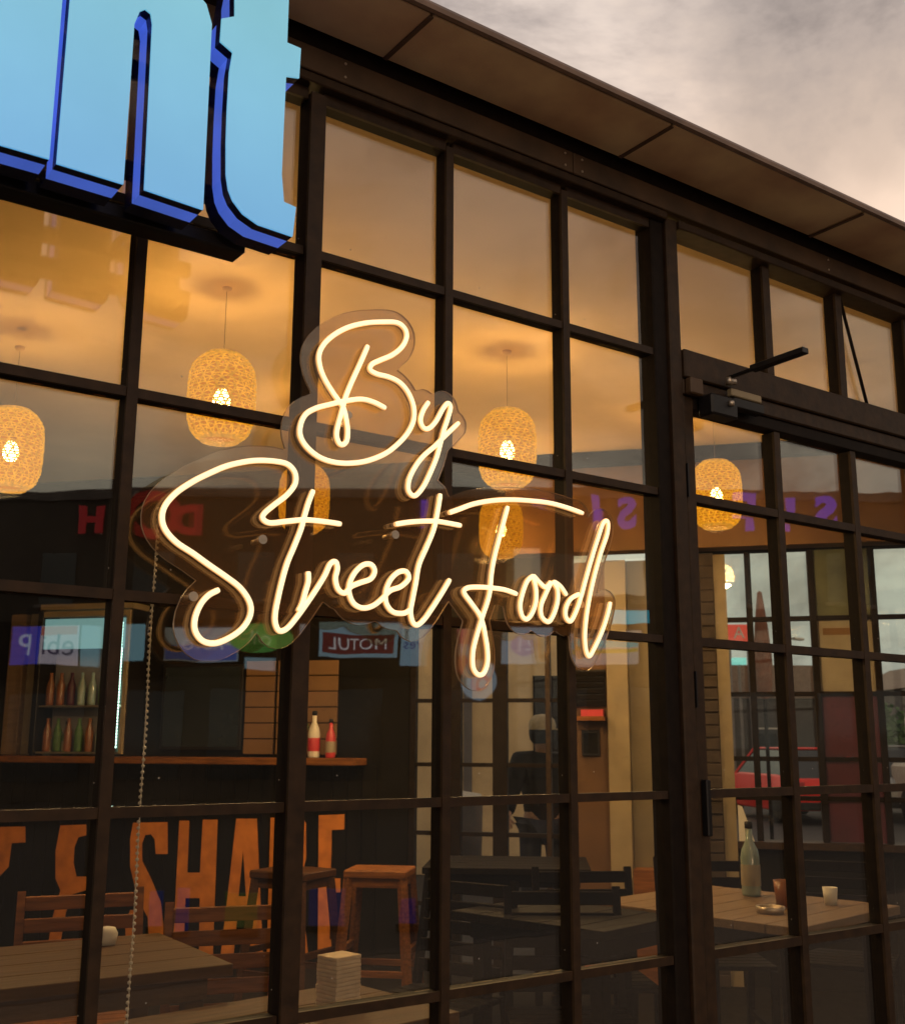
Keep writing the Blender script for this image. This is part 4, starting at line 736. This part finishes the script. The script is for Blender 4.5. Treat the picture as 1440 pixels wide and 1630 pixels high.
skin('jacket', jv, [(0, 1), (1, 2), (2, 3), (2, 4), (4, 5), (5, 6), (2, 7), (7, 8), (8, 9)], [(.17, .13), (.16, .12), (.19, .14), .085, .10, .075, .055, .10, .075, .055], M['cloth'], pp)
tv = [(0, 0, .93), V[15], V[16], (-.12, .02, .12), V[19], V[20], (.12, .03, .12)]
skin('trousers', tv, [(0, 1), (1, 2), (2, 3), (0, 4), (4, 5), (5, 6)], [(.155, .12), .10, .075, .06, .10, .075, .06], M['trousers'], pp)
cpm = MB().lathe([(.103, 1.605), (.106, 1.64), (.095, 1.68), (.06, 1.715), (0, 1.725)], 18, -.03, -.08); cpm.box(-.10, .04, -.27, -.16, 1.602, 1.614)
cpm.build('cap', M['cap'], pp)
MB().lathe([(.07, 1.50), (.094, 1.53), (.101, 1.57), (.102, 1.604), (0, 1.604)], 18, -.03, -.075).build('hair', M['cloth'], pp)
mbh = MB()
for sx_ in (-1, 1):
    bxx, byy, bzz = (-.405, -.25, .945) if sx_ < 0 else (.22, -.125, .81)
    for f in range(4):
        o_ = (f-1.5)*.018
        mbh.tube([(bxx+o_, byy, bzz), (bxx+o_, byy-.03, bzz-.03), (bxx+o_, byy-.035, bzz-.065+abs(f-1)*.006)], [.010, .009, .007], 6)
    mbh.tube([(bxx-sx_*.03, byy, bzz+.01), (bxx-sx_*.05, byy-.03, bzz-.02)], [.010, .008], 6)
mbh.build('fingers', M['skin'], pp)
# tan wall behind that person, on the neighbouring building
def ybox(name, lab, cat, dist, u0, u1, depth, hgt, m_, extra=None, kind=None):
    t = thing(name, lab, cat, yard(dist, (u0+u1)/2), -STH)
    w = (u1-u0)/2
    bx('wall', m_, t, -w, w, 0, depth, 0, hgt)
    return t, w
t, w = ybox('neighbouring_house', 'tan rendered house wall seen through the rear door', 'house', 13.5, -3.6, 2.45, 5, 3.3, M['tan'])
bx('roof', M['roofmetal'], t, -w-.3, w+.3, -.3, 5.3, 3.302, 3.5)
bx('window', M['black'], t, 1.55, 2.25, -.02, -.002, 1.05, 2.3); bx('pipe', M['conc'], t, .72, .82, -.09, -.003, 0, 3.3)
# drum / bin by the tan wall
bn = thing('metal_bin', 'round pale metal bin in front of the tan wall', 'bin', yard(12.3, .12))
MB().lathe([(0, 0), (.20, 0), (.22, .85), (.23, .88), (.22, .90), (0, .90)], 20).build('bin_body', M['conc'], bn); MB().lathe([(0, .902), (.235, .902), (.2, .97), (0, 1.0)], 20).build('bin_lid', M['whiteP'], bn)

# ================================================================== STREET BEYOND THE REAR WINDOWS
def car(lab, dist, u, rz, paint, tall=1.45, wid=1.75, lng=4.1):
    t = thing('parked_car', lab, 'car', yard(dist, u), rz, 'cars parked beyond the rear window')
    hw = wid/2
    mb = MB(); sec = [(-lng/2, .35, .62, .93), (-lng/2+.15, .25, .86, .97), (-lng*.28, .22, .92, 1.0), (lng*.2, .22, .92, 1.0), (lng/2-.5, .24, .84, .98), (lng/2-.08, .30, .70, .92), (lng/2, .38, .60, .88)]
    rings = []
    for y, z0, z1, k in sec: rings.append([mb.bm.verts.new((sx_*hw*k*q, y, z)) for sx_, q, z in ((-1, .93, z0), (-1, 1, (z0+z1)/2), (-1, .90, z1), (1, .90, z1), (1, 1, (z0+z1)/2), (1, .93, z0))])
    for a, b in zip(rings, rings[1:]):
        for k in range(6): mb.bm.faces.new((a[k], a[(k+1) % 6], b[(k+1) % 6], b[k]))
    mb.bm.faces.new(rings[0]); mb.bm.faces.new(rings[-1][::-1]); mb.build('body', paint, t, .03)
    mb = MB(); sec = [(-lng/2+.25, .88, .84), (-lng*.30, tall, .70), (lng*.10, tall, .70), (lng*.27, .90, .84)]
    lo = [mb.bm.verts.new((s*hw*.86, y, .86)) for s, y in ((-1, -lng/2+.2), (1, -lng/2+.2), (1, lng*.28), (-1, lng*.28))]
    hi = [mb.bm.verts.new((s*hw*.68, y, tall-.04)) for s, y in ((-1, -lng*.32), (1, -lng*.32), (1, lng*.08), (-1, lng*.08))]
    mb.bm.faces.new(hi)
    for k in range(4): mb.bm.faces.new((lo[k], lo[(k+1) % 4], hi[(k+1) % 4], hi[k]))
    mb.build('windows', M['carglass'], t, .02)
    bx('roof', paint, t, -hw*.69, hw*.69, -lng*.325, lng*.085, tall-.042, tall, .015)
    for s in (-1, 1):
        MB().beam((s*hw*.86, -lng/2+.21, .86), (s*hw*.68, -lng*.32, tall-.03), .05, .05).build('pillar', paint, t)
        MB().beam((s*hw*.86, lng*.28, .86), (s*hw*.68, lng*.08, tall-.03), .05, .05).build('pillar', paint, t)
        for y in (-lng*.32, lng*.30):
            w_ = MB(); w_.lathe([(.0, -.1), (.30, -.1), (.32, -.07), (.32, .07), (.30, .1), (0, .1)], 20); wo_ = w_.build('wheel', M['rubber'], t, loc=(s*(hw-.12), y, .32), rot=(0, pi/2, 0))
        bx('tail_lamp', M['redplastic'], t, s*hw*.62, s*hw*.86, -lng/2-.01, -lng/2+.08, .66, .80, .01)
    bx('number_plate', M['whiteP'], t, -.25, .25, -lng/2-.012, -lng/2+.05, .48, .58)
    bx('bumper', M['rubber'], t, -hw*.9, hw*.9, -lng/2-.06, -lng/2+.1, .28, .42, .02)
    return t
car('bright red car beyond the rear window, seen from behind', 24, 7.1, -STH+R(6), M['red'])
car('silver car right of the red car beyond the rear window', 25, 9.35, -STH-R(14), M['silver'], 1.5)
car('dark grey car parked far left of the red car beyond the glazing', 30, 5.2, -STH+R(3), M['carglass'])
vn = thing('parked_van', 'white van at the right edge beyond the rear window', 'van', yard(21, 9.9), -STH)
bx('body', M['whiteP'], vn, -.95, .95, -2.2, 1.4, .3, 2.1, .08); bx('bonnet', M['whiteP'], vn, -.93, .93, 1.41, 2.3, .3, 1.15, .06); bx('rear_window', M['carglass'], vn, -.75, .75, -2.215, -2.19, 1.2, 1.85, .01)
for s in (-1, 1):
    for y in (-1.5, 1.5): MB().lathe([(0, -.1), (.33, -.1), (.34, .0), (.33, .1), (0, .1)], 20).build('wheel', M['rubber'], vn, loc=(s*.85, y, .34), rot=(0, pi/2, 0))
    bx('tail_lamp', M['redplastic'], vn, s*.78, s*.93, -2.225, -2.19, .7, 1.1)
# far buildings
def house(lab, dist, u0, u1, hgt, m_, roofh=1.2, name='house', winm='black'):
    t, w = ybox(name, lab, 'house', dist, u0, u1, 7, hgt, m_)
    mb = MB(); pr = [(-w-.3, hgt+.002), (w+.3, hgt+.002), (w*.6, hgt+roofh), (-w*.6, hgt+roofh)]; mb.prism(pr, -.3, 7.3); mb.build('roof', M['roofmetal'], t)
    nw = max(1, int(w*2/2.4))
    for k in range(nw):
        x = -w+(k+.5)*2*w/nw
        o = bx('window', M[winm], t, x-.5, x+.5, -.04, -.002, 1.1, 2.2); bx('window_frame', M['whiteP'], o, x-.55, x+.55, -.07, -.041, 2.2, 2.26)
    bx('door', M['darkwood'], t, -.4, .4, -.05, -.003, 0, 2.0)
    return t
house('low grey house beyond the red car, with a dark roof', 52, 10, 19, 3.6, M['shop'], 1.5)
house('long low house at the right end of the street beyond the window', 48, 19.5, 30, 3.9, M['conc'], 1.2)
house('small tan house at the left end of the street beyond the window', 46, 2.8, 9.2, 3.4, M['conc'], 1.2)
house('grey house far to the left beyond the rear door', 44, -12, 1.5, 3.0, M['conc'], 1.1)
ps = thing('folded_parasol', 'folded rust coloured parasol outside the rear window', 'parasol', yard(12, 3.34))
MB().lathe([(0, 0), (.25, 0), (.26, .06), (.04, .08), (0, .08)], 16).build('base', M['conc'], ps)
MB().tube([(0, 0, .08), (0, 0, 2.80)], .02, 8).build('pole', M['frame_dark'], ps)
mb = MB(); pr = [(.03, 1.98), (.07, 2.02), (.10, 2.2), (.095, 2.45), (.07, 2.75), (.025, 3.12), (0, 3.14)]
mb.lathe(pr, 16)
for i, v in enumerate(mb.bm.verts):
    k = i % 16
    if k % 2: v.co.x *= .72; v.co.y *= .72
mb.build('folded_cloth', M['rust'], ps)
fs = thing('red_roadside_sign', 'red roadside sign with a white letter A beyond the rear window', 'sign', yard(50, 12.9), -STH)
bx('sign_box', mat('red_sign', (.5, .04, .03), .5, emis=(.7, .10, .06), es=.6), fs, -.6, .6, 0, .3, 6.0, 6.8, .05); text('letter', 'A', .75, M['whiteP'], fs, (0, -.02, 6.4), .02)
for s in (-.9, .9): bx('post', M['conc'], fs, s*.5-.08, s*.5+.08, .05, .2, 0, 5.99)
lb = thing('teal_light_box', 'small lit teal light box below the red roadside sign', 'sign', yard(40, 10.3), -STH); bx('box', emat('teal_light', (.25, .75, .7), 1.0), lb, -.25, .25, 0, .2, 4.3, 4.55, .02); bx('post', M['conc'], lb, -.04, .04, .05, .15, 0, 4.299)
for i, (d_, u_, h_) in enumerate(((38, 8.0, 2.6), (41, 15.5, 3.0), (36, 4.5, 2.8))):
    tr_ = thing('roadside_tree', ['small dark tree left of the red car', 'dark tree behind the silver car', 'dark tree behind the tan house'][i], 'tree', yard(d_, u_), random.random()*6, 'dark trees beyond the rear window')
    MB().tube([(0, 0, 0), (.05, 0, h_*.3), (0, .05, h_*.6)], [.12, .09, .04], 8).build('trunk', M['darkwood'], tr_)
    mb = MB()
    for k in range(1400):
        a = random.random()*6.28; el = random.random()*2-1; r = (.45+.55*random.random())*h_*.36*(1+.25*sin(a*3+el*4)); q = Vector((r*cos(a)*math.sqrt(1-el*el), r*sin(a)*math.sqrt(1-el*el), h_*.68+r*el*.8))
        d1 = Vector((random.random()-.5, random.random()-.5, random.random()-.5)).normalized()*.09; d2 = d1.orthogonal()*.9
        mb.bm.faces.new([mb.bm.verts.new(q+d1), mb.bm.verts.new(q+d2), mb.bm.verts.new(q-d1), mb.bm.verts.new(q-d2)])
    mb.build('crown', M['green'], tr_, recalc=False)

# ================================================================== OPPOSITE SIDE OF THE STREET (mirrored in the glass)
OG = Vector((17.46, -22.2, 0)); OA = R(-144.408)
def opp(name, lab, cat, x, z, group=None, y=0.0):
    c_, s_ = cos(OA), sin(OA); return thing(name, lab, cat, (OG.x+c_*x-s_*y, OG.y+s_*x+c_*y, z), OA, group)
def block(lab, x0, x1, hgt, m_, floors=2, name='shop_building'):
    t = opp(name, lab, 'building', (x0+x1)/2, GZ); w = (x1-x0)/2
    bx('wall', m_, t, -w, w, .25, 9, 0, hgt); bx('parapet', M['conc'], t, -w-.1, w+.1, .12, 9.1, hgt+.002, hgt+.25)
    bx('fascia_band', M['darkwall'], t, -w, w, .05, .248, 3.2, 4.75)
    n = int(2*w/2.6)
    for k in range(n):
        x = -w+(k+.5)*2*w/n
        o = bx('shop_window', M['carglass'], t, x-1.0, x+1.0, .18, .247, .5, 2.9); bx('window_frame', M['frame'], o, x-1.06, x+1.06, .15, .179, 2.9, 3.0)
        o = bx('upper_window', M['carglass'], t, x-.5, x+.5, .2, .247, 5.3, 6.6); bx('window_sill', M['conc'], o, x-.6, x+.6, .1, .247, 5.2, 5.298)
    return t
block('dark two storey shop building across the street, carrying the row of signs', -15, 15, 8.15, M['shop'])
block('shop building across the street left of the row of signs, slightly lower', -30, -15.3, 7.6, M['conc'])
block('shop building across the street right of the row of signs, slightly taller', 15.3, 31, 8.5, M['brick'])
def sgn(lab, xa, xb, z0, z1, col, s=2.0, txt=None, tcol=(1, 1, 1), ts=.6, bold=.0, oval=False, frame=None, bands=(), y=0, sx=1):
    # xa, xb are distances to the left of the street axis as seen from across the road
    x0, x1 = -xb, -xa; cx, cz = (x0+x1)/2, (z0+z1)/2; w, h_ = (x1-x0)/2, (z1-z0)/2
    t = opp('shop_sign', lab, 'sign', cx, cz, 'lit signs on the opposite shops', y)
    m_ = emat('sign_light', col, s)
    if oval:
        MB().prism([(w*cos(a*pi/16), h_*sin(a*pi/16)) for a in range(32)], -.12, .0).build('lit_face', m_, t)
    else: bx('lit_face', m_, t, -w, w, -.12, 0, -h_, h_)
    if frame: 
        fm = emat('sign_border', frame, s); 
        for q in ((-w-.1, w+.1, h_+.001, h_+.3), (-w-.1, w+.1, -h_-.09, -h_-.001)): bx('border', fm, t, q[0], q[1], -.13, 0, q[2], q[3])
        for q in ((-w-.1, -w-.001), (w+.001, w+.1)): bx('border', fm, t, q[0], q[1], -.13, 0, -h_, h_)
    for (bz0, bz1, bc_) in bands: bx('colour_band', emat('sign_band', bc_, s), t, -w+.02, w-.02, -.135, -.1205, bz0, bz1)
    if txt: text('lettering', txt, ts, emat('sign_text', tcol, s), t, (0, -.14, -.02), .01, sx=sx, bold=bold)
    return t
SB = 1.35
sgn('blue square sign farthest along the row', -11.9, -11.15, 3.3, 4.3, (.04, .05, .55), SB, 'P', (.5, .6, .9), .8)
sgn('white sign with a red band reading ebi', -11.1, -10.1, 3.3, 4.3, (.55, .5, .6), SB, 'ebi', (.08, .06, .12), .75, bands=((.25, .48, (.5, .1, .08)),))
sgn('plain pale blue panel sign beside the ebi sign', -10.0, -9.3, 3.3, 4.3, (.22, .42, .52), SB)
sgn('pale blue panel sign right of the first pale one', -8.95, -8.3, 3.35, 4.25, (.22, .45, .55), SB)
sgn('long sign, grey over blue, left of the green oval', -7.75, -5.7, 3.3, 4.2, (.30, .36, .44), SB, bands=((-.42, -.02, (.07, .12, .45)),), txt='AUTO', tcol=(.5, .55, .7), ts=.4)
sgn('green oval sign with pale lettering above the row', -6.0, -4.3, 3.5, 4.3, (.08, .33, .06), SB, 'oil', (.4, .6, .3), .6, oval=True, y=-.2)
sgn('small pale blue strip sign under the green oval', -5.5, -4.5, 3.1, 3.4, (.25, .4, .5), SB)
sgn('thin white vertical strip sign', -4.15, -4.0, 3.1, 4.3, (.4, .42, .45), SB)
sgn('maroon sign reading MOTUL in a pale blue border', -3.4, -1.45, 3.5, 4.05, (.14, .015, .02), SB, 'MOTUL', (.75, .75, .8), .46, frame=(.26, .42, .52), sx=1.0)
sgn('pale blue sign with dark blue lettering beside the maroon sign', -1.25, -.35, 3.2, 4.3, (.25, .42, .55), SB, 'tyres', (.03, .06, .25), .38)
sgn('narrow red and white sign', .15, .55, 3.0, 4.2, (.4, .1, .1), SB, bands=((-.2, .1, (.4, .4, .5)),))
sgn('round pale blue hanging sign below the row', .3, 1.25, 2.3, 3.3, (.25, .38, .5), SB, 'o', (.4, .1, .15), 1.0, oval=True, y=-.3)
sgn('pale sign with a blue oval and the number 21', 1.4, 2.6, 3.2, 4.25, (.30, .40, .50), SB)
sgn('blue oval badge with the number 21', 1.6, 2.4, 3.4, 4.08, (.05, .10, .50), SB, '21', (.3, .4, .7), .62, oval=True, y=-.15)
sgn('white sign with cyan and yellow stripes at the right end', 3.1, 5.1, 3.2, 4.1, (.45, .42, .42), SB, bands=((.05, .25, (.05, .5, .6)), (-.12, .0, (.5, .4, .05))))
sgn('bright cyan strip sign above the striped sign', 4.3, 5.6, 4.3, 4.65, (.02, .62, .85), SB*1.3)
sgn('wide grey poster panel on the upper wall', 3.2, 5.2, 5.1, 6.1, (.42, .38, .28), 1.5)
sgn('tall grey poster panel left of the wide one', 1.6, 2.3, 5.2, 6.4, (.36, .34, .27), 1.5)
PUR = emat('purple_letter', (.14, .05, .75), 1.1); REDL = emat('red_letter', (.6, .02, .03), .6)
def roofl(ch_, px_u, z, size, m_, nm):
    t = opp('roof_letter', nm, 'sign letter', -px_u, z, 'lit letters on top of the opposite building', -.1)
    text('glyph', ch_, size, m_, t, (0, 0, 0), .05, bold=.05)
roofl('S', 10.2, 7.4, 1.25, PUR, 'purple lit letter S, rightmost of the purple letters in the reflection')
roofl('I', 9.2, 7.3, 1.35, PUR, 'purple lit letter I inside the door reflection')
roofl('F', 8.0, 7.4, 1.3, PUR, 'purple lit letter F at the left of the door reflection')
roofl('S', 4.75, 7.3, 1.2, PUR, 'purple lit letter S behind the d of Food')
roofl('I', 3.9, 7.3, 1.35, PUR, 'purple lit letter I between the neon F and d')
roofl('-', 2.5, 7.7, 1.1, PUR, 'purple lit dash above the neon F')
roofl('I', -.85, 7.3, 1.0, PUR, 'purple lit letter I between Street and Food')
roofl('H', -10.0, 7.2, 1.0, REDL, 'dim red letter H at the far left of the reflection')
roofl('D', -7.3, 7.1, 1.1, REDL, 'dim red letter D inside the curve of the neon S')
roofl('O', -8.2, 7.2, 1.8, REDL, 'large dim red letter O behind the curve of the neon S')
# small lit boards at pavement level, mirrored low in the glass
for i, (dist, u_, wd, z0, z1, colr, lab) in enumerate(((9.5, -2.42, .10, .0-.22, .02, (.05, .10, .5), 'narrow blue lit board, leftmost of the low ones'), (9.5, -2.2, .10, -.26, .05, (.04, .06, .5), 'dark blue lit board beside the leftmost low one'), (9.5, -1.72, .26, -.24, .02, (.25, .33, .08), 'pale green lit board among the low ones'), (9.5, -.99, .28, -.26, .02, (.10, .10, .42), 'wide blue lit board among the low ones'), (9.5, -.33, .13, -.24, -.06, (.03, .03, .5), 'small blue lit board, rightmost of the low ones'))):
    q = S0+SF*dist+SR*u_; t = thing('pavement_board', lab, 'sign', (q.x, -q.y, GZ), OA, 'small lit boards across the pavement')
    zz0 = max(.02, z0-GZ)
    bx('lit_panel', emat('board_light', colr, .22), t, -wd/2, wd/2, -.02, .02, zz0, z1-GZ); bx('foot', M['black'], t, -wd/2-.02, wd/2+.02, -.06, .06, 0, zz0-.001)
